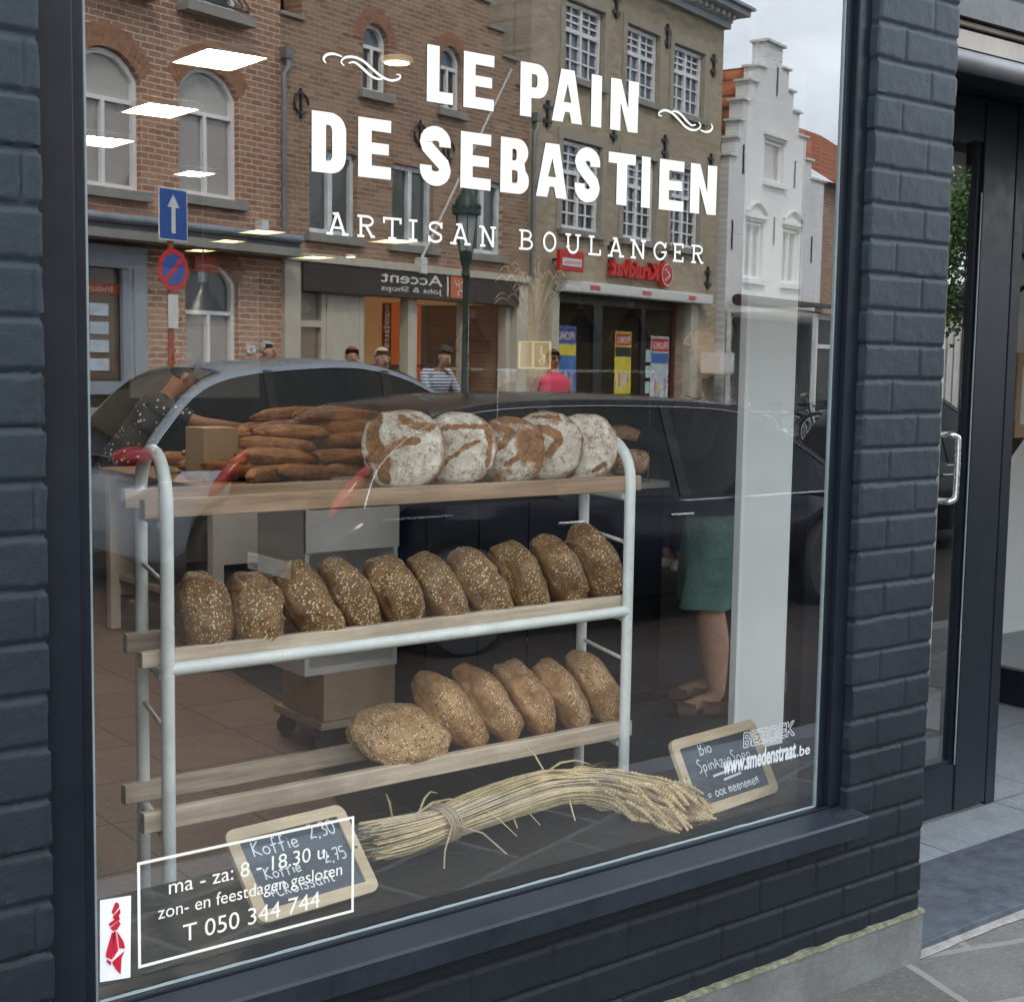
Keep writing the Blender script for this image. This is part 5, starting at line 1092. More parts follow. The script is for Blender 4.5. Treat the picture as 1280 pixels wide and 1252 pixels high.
for p in outl:
    if not clean or (abs(p[0] - clean[-1][0]) + abs(p[1] - clean[-1][1])) > 1e-6: clean.append(p)
wall(H4, clean, [rect(1.78, 5.58, 2.82, 6.5), rect(.97, 3.44, 1.88, 4.68), rect(2.88, 3.44, 3.80, 4.68), rect(.4, .3, 4.6, 2.6)], brick_w)
b = MB()
for i in range(6): b.box(L[i][0] - .06, -.36, L[i][1], L[i + 1][0] + .02, .06, L[i][1] + .05, bev=.008)
for i in range(1, 7): b.box(Rr[i - 1][0] - .02, -.36, Rr[i][1], Rr[i][0] + .06, .06, Rr[i][1] + .05, bev=.008)
b.box(1.66, -.36, 8.501, 2.61, .07, 8.56, bev=.008); b.build('coping', white_paint, H4)
for (a, z0, c, z1) in ((1.78, 5.58, 2.82, 6.5), (.97, 3.44, 1.88, 4.68), (2.88, 3.44, 3.80, 4.68)):
    window(H4, a + .02, z0 + .02, c - .02, z1 - .02, 0, None, 2 if z0 < 5 else 1, lo=pane_mat('net curtain pane', (.3, .31, .31), .9, (.5, .5, .49)), sill=white_paint)
    b = MB(); b.box(a - .08, .0, z1 + .06, c + .08, .08, z1 + .14); b.build('lintel_moulding', white_paint, H4)
for (a, c) in ((.97, 1.88), (2.88, 3.80)): b = MB(); b.tube([(a - .06 + (c - a + .12) * k / 10, .05, 4.85 + .22 * math.sin(PI * k / 10)) for k in range(11)], .04, 6); b.build('lintel_moulding', white_paint, H4)
b = MB()
for (x, z) in ((2.3, 7.75), (.75, 5.9), (3.4, 5.9), (.3, 4.3), (2.38, 4.55), (4.5, 4.3)): b.box(x - .015, .0, z - .3, x + .015, .03, z + .3)
b.build('wall_anchor', dark_metal, H4)
b = MB(); b.box(.1, -8, 0, 5.15, -.33, 5.6); b.build('house_body', brick_w, H4)
b = MB(); b.poly([(.2, -.34, 5.6), (2.13, -.34, 8.1), (2.13, -8, 8.1), (.2, -8, 5.6)]); b.poly([(5.1, -.34, 5.6), (2.13, -.34, 8.1), (2.13, -8, 8.1), (5.1, -8, 5.6)]); b.build('roof', tile_r, H4)
H5 = house('tiled_house', 12.8, 'low house with orange pantile roof and brick chimney behind the white gable', -.36)
H5.location = on(12.8, -8.2)
b = MB(); b.box(0, -6, 0, 18, -.4, 6.6); b.build('house_body', brick_b, H5)
b = MB(); b.poly([(-.2, 0, 6.4), (18.2, 0, 6.4), (18.2, -3.2, 10.2), (-.2, -3.2, 10.2)]); b.poly([(-.2, -6.4, 6.4), (18.2, -6.4, 6.4), (18.2, -3.2, 10.2), (-.2, -3.2, 10.2)]); b.build('roof', tile_r, H5)
b = MB(); b.box(7.0, -3.0, 8.6, 8.6, -2.2, 11.6); b.build('chimney', brick_b, H5)
H6 = house('brick_annex', 18.3, 'brown brick house with orange roof at the far right of the reflected street')
b = MB(); b.box(.1, -8, 0, 9, -.1, 6.0); b.build('wall', brick_b, H6); b = MB(); b.poly([(.0, .2, 5.9), (9.2, .2, 5.9), (9.2, -4, 8.6), (.0, -4, 8.6)]); b.poly([(.0, -8.2, 5.9), (9.2, -8.2, 5.9), (9.2, -4, 8.6), (.0, -4, 8.6)]); b.build('roof', tile_r, H6)
window(H6, 1.2, 3.4, 2.3, 4.9, 0, None, 2, y=-.04)
cf = empty('cafe_terrace', tuple(on(13.1, .05)), -A, 'cafe terrace of white frames and glass under a dark rolled awning', 'terrace')
b = MB()
for x in (.05, 1.35, 2.9, 4.4, 5.9): b.box(x, 1.9, .12, x + .09, 1.99, 2.55)
b.box(.05, 1.91, 1.98, 5.99, 1.98, 2.06); b.box(.05, 1.905, 2.55, 5.99, 1.995, 2.64); b.box(.05, 1.91, .12, 5.99, 1.98, .5)
for x in (.05, 5.9): b.box(x, .0, 2.70, x + .08, 1.9, 2.78); b.box(x, 0, .12, x + .08, .08, 2.7)
b.build('terrace_frame', white_frame, cf)
for (a, c) in ((.14, 1.35), (1.44, 2.9), (2.99, 4.4), (4.49, 5.9)): b = MB(); b.poly([(a, 1.94, .5), (c, 1.94, .5), (c, 1.94, 1.98), (a, 1.94, 1.98)]); b.poly([(a, 1.94, 2.06), (c, 1.94, 2.06), (c, 1.94, 2.55), (a, 1.94, 2.55)]); b.build('pane', pane_mat('terrace pane', (.035, .035, .035)), cf)
b = MB(); b.tube([(.0, .25, 2.95), (6.1, .25, 2.95)], .12, 12); b.poly([(.0, .3, 2.93), (6.1, .3, 2.93), (6.1, 2.1, 2.68), (.0, 2.1, 2.68)]); b.build('awning', mk('dark awning cloth', (.06, .045, .035), .8), cf); b = MB(); b.box(.0, 2.1, 2.66, 6.1, 2.16, 2.76); b.build('awning_bar', mk('salmon trim', (.50, .33, .24), .6), cf)
# pale low building seen in the door glass
H7 = empty('garage_building', (33.5, -16.5, 0), R(60), 'pale building with a white ribbed garage door far along the street', 'building')
b = MB(); b.box(-9, -6, 0, 9, 0, 3.6); b.build('wall', mk('pale render', (.55, .50, .40), .8), H7); b = MB()
for k in range(60): b.box(-5.4 + k * .18, .0, .1, -5.26 + k * .18, .05, 2.6)
b.build('garage_door', white_paint, H7); b = MB(); b.box(-9.2, -6.2, 3.6, 9.2, .2, 3.8); b.build('roof', stone_m, H7)
# far pavement
b = MB(); Q = [on(-30, 3.2), on(32, 3.2), on(32, -12), on(-30, -12)]
b.poly([(p.x, p.y, .0) for p in Q]); b.poly([(Q[0].x, Q[0].y, .0), (Q[1].x, Q[1].y, .0), (Q[1].x, Q[1].y, -.13), (Q[0].x, Q[0].y, -.13)][::-1]); structure(b.build('far_pavement', slabs('far pavement slabs', (.19, .18, .165), (.25, .24, .22), (.16, .15, .14), .3, .3, .01)))
# ================================================================== PEOPLE
def skin(name, pts, edges, radii, mat, parent, sub=2, root=0):
    me = bpy.data.meshes.new(name); me.from_pydata([tuple(p) for p in pts], edges, []); me.update()
    o = bpy.data.objects.new(name, me); C.objects.link(o)
    md = o.modifiers.new('skin', 'SKIN'); md.use_smooth_shade = True
    for i, r in enumerate(radii):
        r = r if isinstance(r, tuple) else (r, r); me.skin_vertices[0].data[i].radius = r
    me.skin_vertices[0].data[root].use_root = True
    sb = o.modifiers.new('sub', 'SUBSURF'); sb.levels = sub; sb.render_levels = sub
    new = bpy.data.meshes.new_from_object(o.evaluated_get(bpy.context.evaluated_depsgraph_get()))
    o.modifiers.clear(); o.data = new; bpy.data.meshes.remove(me)
    new.materials.clear(); new.materials.append(mat)
    new.polygons.foreach_set('use_smooth', [True] * len(new.polygons))
    o.parent = parent; return o
SKIN = mk('skin', (.46, .26, .18), .5, var=.10, vs=12, spec=.4)
SKIN2 = mk('tanned skin', (.42, .21, .125), .5, var=.12, vs=12, spec=.4)
def cloth(name, col, **k): return mk(name, col, .85, var=k.get('var', .14), vs=k.get('vs', 9), bump=.25, bs=40)
def jointset(h=1.7, lean=0, twist=0, sit=0):
    s = h / 1.72
    J = dict(pelvis=(0, 0, .96), waist=(0, 0, 1.10), chest=(0, -.01, 1.30), neck=(0, .0, 1.46), head0=(0, -.015, 1.54), head1=(0, -.03, 1.60), head2=(0, -.02, 1.68),
             shL=(.18, 0, 1.40), elL=(.23, .02, 1.13), wrL=(.25, -.06, .90), shR=(-.18, 0, 1.40), elR=(-.23, .02, 1.13), wrR=(-.25, -.06, .90),
             hpL=(.09, 0, .92), knL=(.10, -.02, .50), anL=(.10, .02, .09), toL=(.11, -.14, .035), hpR=(-.09, 0, .92), knR=(-.10, -.02, .50), anR=(-.10, .02, .09), toR=(-.11, -.14, .035))
    J = {k: Vector(v) * s for k, v in J.items()}
    if lean:
        P = J['pelvis'].copy(); M = Matrix.Rotation(lean, 3, 'X')
        for k in J:
            if k[:2] in ('wa', 'ch', 'ne', 'he', 'sh', 'el', 'wr'): J[k] = P + M @ (J[k] - P)
    return J
def person(name_label, cat, loc, rz, J, skin_m, top, bottom, hair, hair_style='short', sleeves=.5, legs=1.0, group=None, shoes=None, glasses=False, dress=False, build_=1.0, top_m2=None, calf=1.0):
    """facing local -Y"""
    root = empty('person', loc, rz, name_label, cat, group)
    ks = ['pelvis', 'waist', 'chest', 'neck', 'head0', 'head1', 'head2', 'shL', 'elL', 'wrL', 'shR', 'elR', 'wrR', 'hpL', 'knL', 'anL', 'toL', 'hpR', 'knR', 'anR', 'toR']
    rad = dict(pelvis=(.135 * build_, .105 * build_), waist=(.12 * build_, .095 * build_), chest=(.145 * build_, .105 * build_), neck=.052, head0=.062, head1=(.075, .092), head2=(.066, .080), shL=.058, elL=.041, wrL=.028, shR=.058, elR=.041, wrR=.028,
               hpL=.085 * build_, knL=.056, anL=.037, toL=(.036, .024), hpR=.085 * build_, knR=.056, anR=.037, toR=(.036, .024))
    for S_ in 'LR': rad['kn' + S_] *= calf; rad['an' + S_] *= (1 + calf) / 2
    E_ = [('pelvis', 'waist'), ('waist', 'chest'), ('chest', 'neck'), ('neck', 'head0'), ('head0', 'head1'), ('head1', 'head2'), ('chest', 'shL'), ('shL', 'elL'), ('elL', 'wrL'), ('chest', 'shR'), ('shR', 'elR'), ('elR', 'wrR'), ('pelvis', 'hpL'), ('hpL', 'knL'), ('knL', 'anL'), ('anL', 'toL'), ('pelvis', 'hpR'), ('hpR', 'knR'), ('knR', 'anR'), ('anR', 'toR')]
    pts = [J[k] for k in ks]; rr_ = [rad[k] for k in ks]; ed = [(ks.index(a), ks.index(b_)) for a, b_ in E_]
    # calves bulge below the knee
    for S_ in 'LR':
        i = len(pts); pts.append(J['kn' + S_].lerp(J['an' + S_], .33) + Vector((0, .018, 0))); rr_.append(.060 * calf)
        a, c = ks.index('kn' + S_), ks.index('an' + S_); ed.remove((a, c)); ed += [(a, i), (i, c)]
    # hands: palm, four fingers, thumb
    for S_, sg in (('L', 1), ('R', -1)):
        w = J['wr' + S_]; d = (w - J['el' + S_]).normalized(); sd = Vector((0, -1, 0)); sd = (sd - d * sd.dot(d)).normalized(); nn = d.cross(sd)
        ip = len(pts); pts.append(w + d * .05); rr_.append((.024, .035)); ed.append((ks.index('wr' + S_), ip)); ik = len(pts); pts.append(w + d * .085); rr_.append((.016, .036)); ed.append((ip, ik))
        for f in range(4):
            o_ = (f - 1.5) * .019; L_ = (.072, .085, .08, .062)[f]; a = len(pts)
            pts += [w + d * .105 - sd * o_, w + d * (.105 + L_ * .5) - sd * o_ * 1.1 - nn * sg * .008, w + d * (.10 + L_ * .92) - sd * o_ * 1.1 - nn * sg * .025]; rr_ += [.0095, .0085, .007]; ed += [(ik, a), (a, a + 1), (a + 1, a + 2)]
        a = len(pts); pts += [w + d * .055 + sd * .042, w + d * .095 + sd * .055]; rr_ += [.0105, .008]; ed += [(ip, a), (a, a + 1)]
    body = skin('body', pts, ed, rr_, skin_m, root, 2)
    # face
    hc = J['head1'].lerp(J['head2'], .35); up = (J['head2'] - J['head0']).normalized(); fwd = Vector((0, -1, 0)); fwd = (fwd - up * fwd.dot(up)).normalized(); sd = up.cross(fwd)
    HR = Matrix((sd, -fwd, up)).transposed()
    b = MB(); b.tube([hc + fwd * .078 + up * .028, hc + fwd * .098 - up * .002, hc + fwd * .104 - up * .014, hc + fwd * .080 - up * .024], [.008, .012, .016, .007], 8); b.build('nose', skin_m, root, True)
    for q in (-1, 1):
        b = MB(); b.ball(hc + sd * q * .079 - fwd * .0, (.012, .020, .032), rot=HR); b.build('ear', skin_m, root, True)
        if not glasses: b = MB(); b.ball(hc + sd * q * .031 + fwd * .076 + up * .022, (.011, .010, .007), rot=HR); b.build('eye', mk('dark iris', (.04, .03, .02), .2), root, True)
    b = MB(); b.ball(hc + fwd * .078 - up * .046, (.026, .012, .007), rot=HR); b.build('mouth', mk('lips', (.36, .12, .10), .5), root, True)
    if glasses:
        b = MB()
        for q in (-1, 1): b.ball(hc + sd * q * .033 + fwd * .084 + up * .020, (.030, .012, .022), rot=HR); b.tube([hc + sd * q * .06 + fwd * .075 + up * .025, hc + sd * q * .085 + up * .02], .004, 5)
        b.build('sunglasses', mk('dark lens', (.01, .01, .01), .15), root, True)
    # hair: a cap with an uneven edge
    hm = mk('hair ' + hair[0], hair[1], .6, var=.35, vs=30, bump=.5, bs=120)
    bm = bmesh.new(); bmesh.ops.create_uvsphere(bm, u_segments=28, v_segments=18, radius=1)
    for v in bm.verts:
        p = v.co.copy(); s_ = 1.0 + .05 * noise.noise(p * 5)
        drop = {'short': -.25, 'bob': -1.25, 'long': -1.9, 'bun': -.5}[hair_style]
        face = p.y < -.22 and p.z < .56 + .12 * noise.noise(p * 3)
        if p.z < 0: p.z *= (abs(drop) if drop < -.6 else .75)
        v.co = Vector((p.x * .083, p.y * .096, p.z * .096)) * s_ * (1.10 if hair_style != 'short' else 1.0)
        if face: v.tag = True
    bmesh.ops.delete(bm, geom=[v for v in bm.verts if v.tag], context='VERTS')
    b = MB(); b.bm(bm, None, Matrix.Translation(hc + up * .028 - fwd * .020) @ HR.to_4x4())
    if hair_style == 'bun': b.ball(hc + up * .07 - fwd * .11, .045, None, 12, 8)
    b.build('hair', hm, root, True)
    # garments: shells around the body
    up_ = (J['neck'] - J['pelvis']).normalized(); side = (J['shL'] - J['shR']).normalized(); fr_ = up_.cross(side).normalized()
    def shell(name, rings, m, seg=24, seed=0, amp=.006):
        b = MB(); nr_ = len(rings)
        for k, (c, rx, ry, ux, uy) in enumerate(rings):
            for j in range(seg):
                a = 2 * PI * j / seg; f = 1 + amp * 12 * noise.noise((math.cos(a) * 1.5 + seed, math.sin(a) * 1.5, k * .7))
                b.v.append(tuple(c + ux * math.cos(a) * rx * f + uy * math.sin(a) * ry * f))
        for k in range(nr_ - 1):
            for j in range(seg): b.f.append([k * seg + j, k * seg + (j + 1) % seg, (k + 1) * seg + (j + 1) % seg, (k + 1) * seg + j]); b.mi.append(-1)
        return b.build(name, m, root, True)
    g = build_; pe, wa, chs, ne = J['pelvis'], J['waist'], J['chest'], J['neck']; X_ = Vector((1, 0, 0)); Y_ = Vector((0, 1, 0))
    shell('shirt', [(pe + up_ * -.08, .188 * g, .142 * g, X_, Y_), (pe + up_ * .02, .180 * g, .138 * g, side, fr_), (wa, .165 * g, .130 * g, side, fr_), (wa.lerp(chs, .6), .185 * g, .142 * g, side, fr_), (chs + up_ * .03, .205 * g, .142 * g, side, fr_), (chs + up_ * .09, .195 * g, .122 * g, side, fr_), (chs + up_ * .125, .130, .098, side, fr_), (ne + up_ * .0, .072, .068, side, fr_), (ne + up_ * .0, .04, .04, side, fr_)], top, 28, 1)
    if sleeves > .05:
        for S_ in 'LR':
            a_, e_, w_ = J['sh' + S_], J['el' + S_], J['wr' + S_]
            P = [a_.lerp(J['neck'] - up_ * .045, .42), a_ + (a_ - e_).normalized() * .006] + ([a_.lerp(e_, sleeves * 2)] if sleeves <= .5 else [a_.lerp(e_, .5), e_, e_.lerp(w_, (sleeves - .5) * 2)])
            b = MB(); b.tube(smooth_line(P, 5), [.072 - .024 * q / (len(P) * 5 - 5) for q in range((len(P) - 1) * 5 + 1)], 16, caps=True); b.build('sleeve', top, root, True)
    if bottom:
        shell('trousers_seat', [(pe + Vector((0, 0, .06)), .165 * g, .128 * g, X_, Y_), (pe + Vector((0, 0, -.02)), .180 * g, .136 * g, X_, Y_), (pe + Vector((0, .01, -.12)), .178 * g, .130 * g, X_, Y_), (pe + Vector((0, .01, -.19)), .10, .09, X_, Y_)], bottom, 24, 2)
        for S_ in 'LR':
            h_, k_, n_ = J['hp' + S_], J['kn' + S_], J['an' + S_]
            P = [h_ + Vector((0, 0, .02)), h_.lerp(k_, .5), k_, k_.lerp(n_, .5), k_.lerp(n_, (legs - .5) * 2)]; Q = smooth_line(P, 5)
            b = MB(); b.tube(Q, [(.105 * g - .038 * q / (len(Q) - 1)) * (1 + .05 * math.sin(q * 1.9)) for q in range(len(Q))], 18); b.build('trouser_leg', bottom, root, True)
    if shoes:
        for S_ in 'LR':
            an, to = J['an' + S_], J['to' + S_]; d = (to - an); d.z = 0; d.normalize(); hz = .0
            b = MB(); c0 = an - d * .05
            prof = [(-.075, .03, .05), (-.05, .042, .075), (.02, .044, .085), (.09, .047, .062), (.15, .046, .045), (.19, .034, .035), (.21, .012, .02)]
            rings = []
            for (t, hw, hh) in prof:
                c_ = Vector((an.x, an.y, 0)) + d * (t); sdv = Vector((-d.y, d.x, 0)); rings.append([c_ + sdv * hw * math.cos(a_) * 1.0 + Vector((0, 0, max(0.004, hh * math.sin(a_)))) for a_ in [PI * q / 8 for q in range(9)]])
            i0 = len(b.v)
            for rg in rings: b.v += [tuple(x) for x in rg]
            for k in range(len(rings) - 1):
                for j in range(8): b.f.append([i0 + k * 9 + j, i0 + k * 9 + j + 1, i0 + (k + 1) * 9 + j + 1, i0 + (k + 1) * 9 + j]); b.mi.append(-1)
            b.f.append([i0 + j for j in range(9)][::-1]); b.f.append([i0 + (len(rings) - 1) * 9 + j for j in range(9)]); b.mi += [-1, -1]
            b.build('shoe', shoes, root, True)
    return root, J, body
dots = mk('polka', (.02, .02, .024), .8)
def polka():
    m, t, o = nt('black polka dot cloth'); n = N(t); co = n.coord()
    v = n.voro(co, 26); c = n.mix(n.ramp(v, .18, .24, (1, 1, 1, 1), (0, 0, 0, 1)), (.025, .027, .035), (.62, .62, .62)); n.bsdf(o, c, .85); return m
def stripes():
    m, t, o = nt('navy striped jersey'); n = N(t); co = n.coord(); sp = n.add('ShaderNodeSeparateXYZ', {0: co})
    c = n.mix(n.ramp(n.math('FRACT', n.math('MULTIPLY', sp.outputs[2], 28)), .48, .54), (.62, .64, .68), (.10, .13, .20)); n.bsdf(o, c, .85); return m
# shop assistant reaching over the breads
J = jointset(1.68, lean=R(34)); J['elR'] = J['shR'] + Vector((-.06, -.24, -.10)); J['wrR'] = J['elR'] + Vector((.06, -.26, -.03)); J['elL'] = J['shL'] + Vector((.02, -.22, -.14)); J['wrL'] = J['elL'] + Vector((-.03, -.24, -.06))
person('dark haired shop assistant in a dotted dress reaching over the breads', 'person', (3.42, 6.05, .012), R(58), J, SKIN2, polka(), cloth('brown trousers', (.16, .085, .045)), ('black', (.02, .016, .014)), 'bun', .42, .97, shoes=cloth('brown shoes', (.14, .09, .06)))
# street people
person('grey haired man in a dark jacket standing by the brick arch', 'person', (7.35, -11.6, .0), R(150), jointset(1.76), SKIN, cloth('dark olive jacket', (.06, .06, .045)), cloth('dark trousers', (.04, .04, .05)), ('grey', (.42, .41, .39)), 'short', .95, .97, shoes=rubber)
person('blond person in a dark red top before the cream shopfront post', 'person', (8.65, -11.3, .0), R(190), jointset(1.70), SKIN, cloth('dark red top', (.16, .05, .06)), cloth('blue jeans', (.06, .08, .14)), ('blond', (.62, .50, .32)), 'bob', .45, .97, shoes=rubber)
person('red haired person in a pale lilac shirt just behind the blond one', 'person', (8.62, -11.9, .0), R(200), jointset(1.72), SKIN, cloth('lilac shirt', (.45, .42, .52)), cloth('grey trousers', (.12, .12, .13)), ('auburn', (.25, .09, .04)), 'short', .5, .97, shoes=rubber)
J = jointset(1.78, lean=R(24)); J['elL'] = J['shL'] + Vector((.10, -.14, -.20)); J['wrL'] = J['elL'] + Vector((.10, -.18, -.14)); J['elR'] = J['shR'] + Vector((-.10, -.08, -.24)); J['wrR'] = J['elR'] + Vector((.04, -.14, -.18))
person('dark haired woman in a navy striped jersey bending forward', 'person', (9.12, -11.1, .03), R(172), J, SKIN, stripes(), cloth('denim trousers', (.05, .06, .10)), ('dark brown', (.035, .022, .016)), 'long', .40, .97, shoes=rubber)
J = jointset(1.74); J['elR'] = J['shR'] + Vector((-.10, .02, -.26)); J['wrR'] = J['elR'] + Vector((.20, -.18, -.05)); J['elL'] = J['shL'] + Vector((.12, .0, -.25)); J['wrL'] = J['elL'] + Vector((-.20, -.20, -.02))
person('woman in a sleeveless pink top and sunglasses on the far pavement', 'person', (11.75, -12.0, .0), R(195), J, SKIN2, cloth('pink top', (.72, .06, .12)), cloth('white trousers', (.45, .45, .44)), ('brown', (.10, .055, .03)), 'bob', .0, .97, glasses=True, shoes=rubber, build_=1.08)
# customer in green shorts, seen from behind the rack
J = jointset(1.80); J['elL'] = J['shL'] + Vector((.06, -.12, -.26)); J['wrL'] = J['elL'] + Vector((-.12, -.22, .06)); J['elR'] = J['shR'] + Vector((-.06, -.12, -.26)); J['wrR'] = J['elR'] + Vector((.12, -.22, .06)); J['knL'] = Vector((.12, -.01, .50)); J['anL'] = Vector((.135, .04, .09)); J['toL'] = Vector((.15, -.12, .03)); J['knR'] = Vector((-.11, .0, .50)); J['anR'] = Vector((-.12, .04, .09)); J['toR'] = Vector((-.14, -.12, .03))
man, J, _ = person('customer in green knee length shorts and brown sandals before the white column', 'person', (4.64, 2.22, .012), R(232), J, mk('leg skin', (.47, .27, .175), .55, var=.12, vs=16, spec=.35), cloth('black t shirt', (.015, .015, .018)), None, ('dark', (.03, .025, .02)), 'short', .97, .5, build_=1.08, calf=1.28)
shorts_m = cloth('green cotton', (.115, .21, .18), var=.3, vs=5)
for S_, sg in (('L', 1), ('R', -1)):
    b = MB(); hp = Vector((.085 * sg, .01, .98)); kn = J['kn' + S_] + Vector((0, .0, -.0)); kn.z = .50; n1 = 30; prof = 22
    for k in range(prof + 1):
        t = k / prof; c = hp.lerp(kn, t); r = .108 + .008 * t
        for j in range(n1):
            a = 2 * PI * j / n1; fold = .016 * noise.noise((math.cos(a) * 1.6, math.sin(a) * 1.6 + sg * 4, t * 3.2)) * (.5 + t) + .010 * math.sin(a * 4 + t * 5 + sg) * t + .008 * noise.noise((a, t * 9, sg)) * (1 if t > .55 else .5)
            b.v.append((c.x + (r + fold) * math.cos(a) * .95, c.y + (r + fold) * math.sin(a) * 1.08, c.z + (.006 * noise.noise((a * 1.5, 0, sg)) if k == prof else 0)))
    for k in range(prof):
        for j in range(n1): b.f.append([k * n1 + j, k * n1 + (j + 1) % n1, (k + 1) * n1 + (j + 1) % n1, (k + 1) * n1 + j]); b.mi.append(-1)
    # inner hem
    i1 = len(b.v)
    for j in range(n1): v = Vector(b.v[prof * n1 + j]); b.v.append(tuple(v + (kn - v) * .06 + Vector((0, 0, .03))))
    for j in range(n1): b.f.append([prof * n1 + j, prof * n1 + (j + 1) % n1, i1 + (j + 1) % n1, i1 + j]); b.mi.append(-1)
    b.build('shorts_leg', shorts_m, man, True)
b = MB(); b.ball((0, .01, .99), (.195, .145, .12), None, 28, 14); b.build('shorts_seat', shorts_m, man, True)
leather = mk('brown sandal leather', (.085, .040, .018), .6, var=.2, vs=20, bump=.2)
for S_ in 'LR':
    an, to = J['an' + S_], J['to' + S_]; d = (to - an); d.z = 0; d.normalize(); sdv = Vector((-d.y, d.x, 0)); base = Vector((an.x, an.y, 0)); b = MB()
    ol = [(-.075, .0), (-.065, .032), (-.02, .040), (.05, .040), (.12, .050), (.18, .046), (.215, .025), (.225, 0)]
    ol = [base + d * x + sdv * y for x, y in ol] + [base + d * x - sdv * y for x, y in ol[::-1][1:-1]]
    i0 = len(b.v); b.v += [tuple(p + Vector((0, 0, .002))) for p in ol] + [tuple(p + Vector((0, 0, .026))) for p in ol]; n_ = len(ol)
    for j in range(n_): b.f.append([i0 + j, i0 + (j + 1) % n_, i0 + n_ + (j + 1) % n_, i0 + n_ + j]); b.mi.append(-1)
    b.f.append([i0 + j for j in range(n_)][::-1]); b.f.append([i0 + n_ + j for j in range(n_)]); b.mi += [-1, -1]
    so = b.build('sandal', mk('sandal sole', (.03, .022, .018), .8), man)
    b = MB()
    for (t, w, hz, wd) in ((.145, .053, .062, .042), (.035, .050, .098, .036)):   # straps over the foot
        for k in range(10):
            a0, a1 = PI * k / 10, PI * (k + 1) / 10
            P = lambda a, q: base + d * (t + q) + sdv * math.cos(a) * w + Vector((0, 0, .024 + hz * .72 * math.sin(a)))
            b.poly([P(a0, -wd), P(a1, -wd), P(a1, wd), P(a0, wd)])
    for k in range(12):
        a0, a1 = PI * (.0 + k / 12), PI * (.0 + (k + 1) / 12); P = lambda a, z: base - d * (.03 + .052 * math.sin(a)) + sdv * math.cos(a) * .050 + Vector((0, 0, z))
        b.poly([P(a0, .028), P(a1, .028), P(a1, .078), P(a0, .078)])
    for q in (-1, 1): b.poly([base + sdv * .046 * q + d * (-.03) + Vector((0, 0, .03)), base + sdv * .046 * q + d * .05 + Vector((0, 0, .03)), base + sdv * .044 * q + d * .05 + Vector((0, 0, .078)), base + sdv * .044 * q + d * (-.03) + Vector((0, 0, .078))])
    b.build('strap', leather, so, True)
person('distant customer in navy trousers and white trainers behind the counter', 'person', (7.72, 5.55, .012), R(80), jointset(1.72), SKIN, cloth('dark jumper', (.03, .03, .04)), cloth('navy trousers', (.02, .028, .06)), ('dark', (.03, .025, .02)), 'short', .9, .92, shoes=mk('white trainers', (.6, .6, .6), .6, var=.15, vs=30))

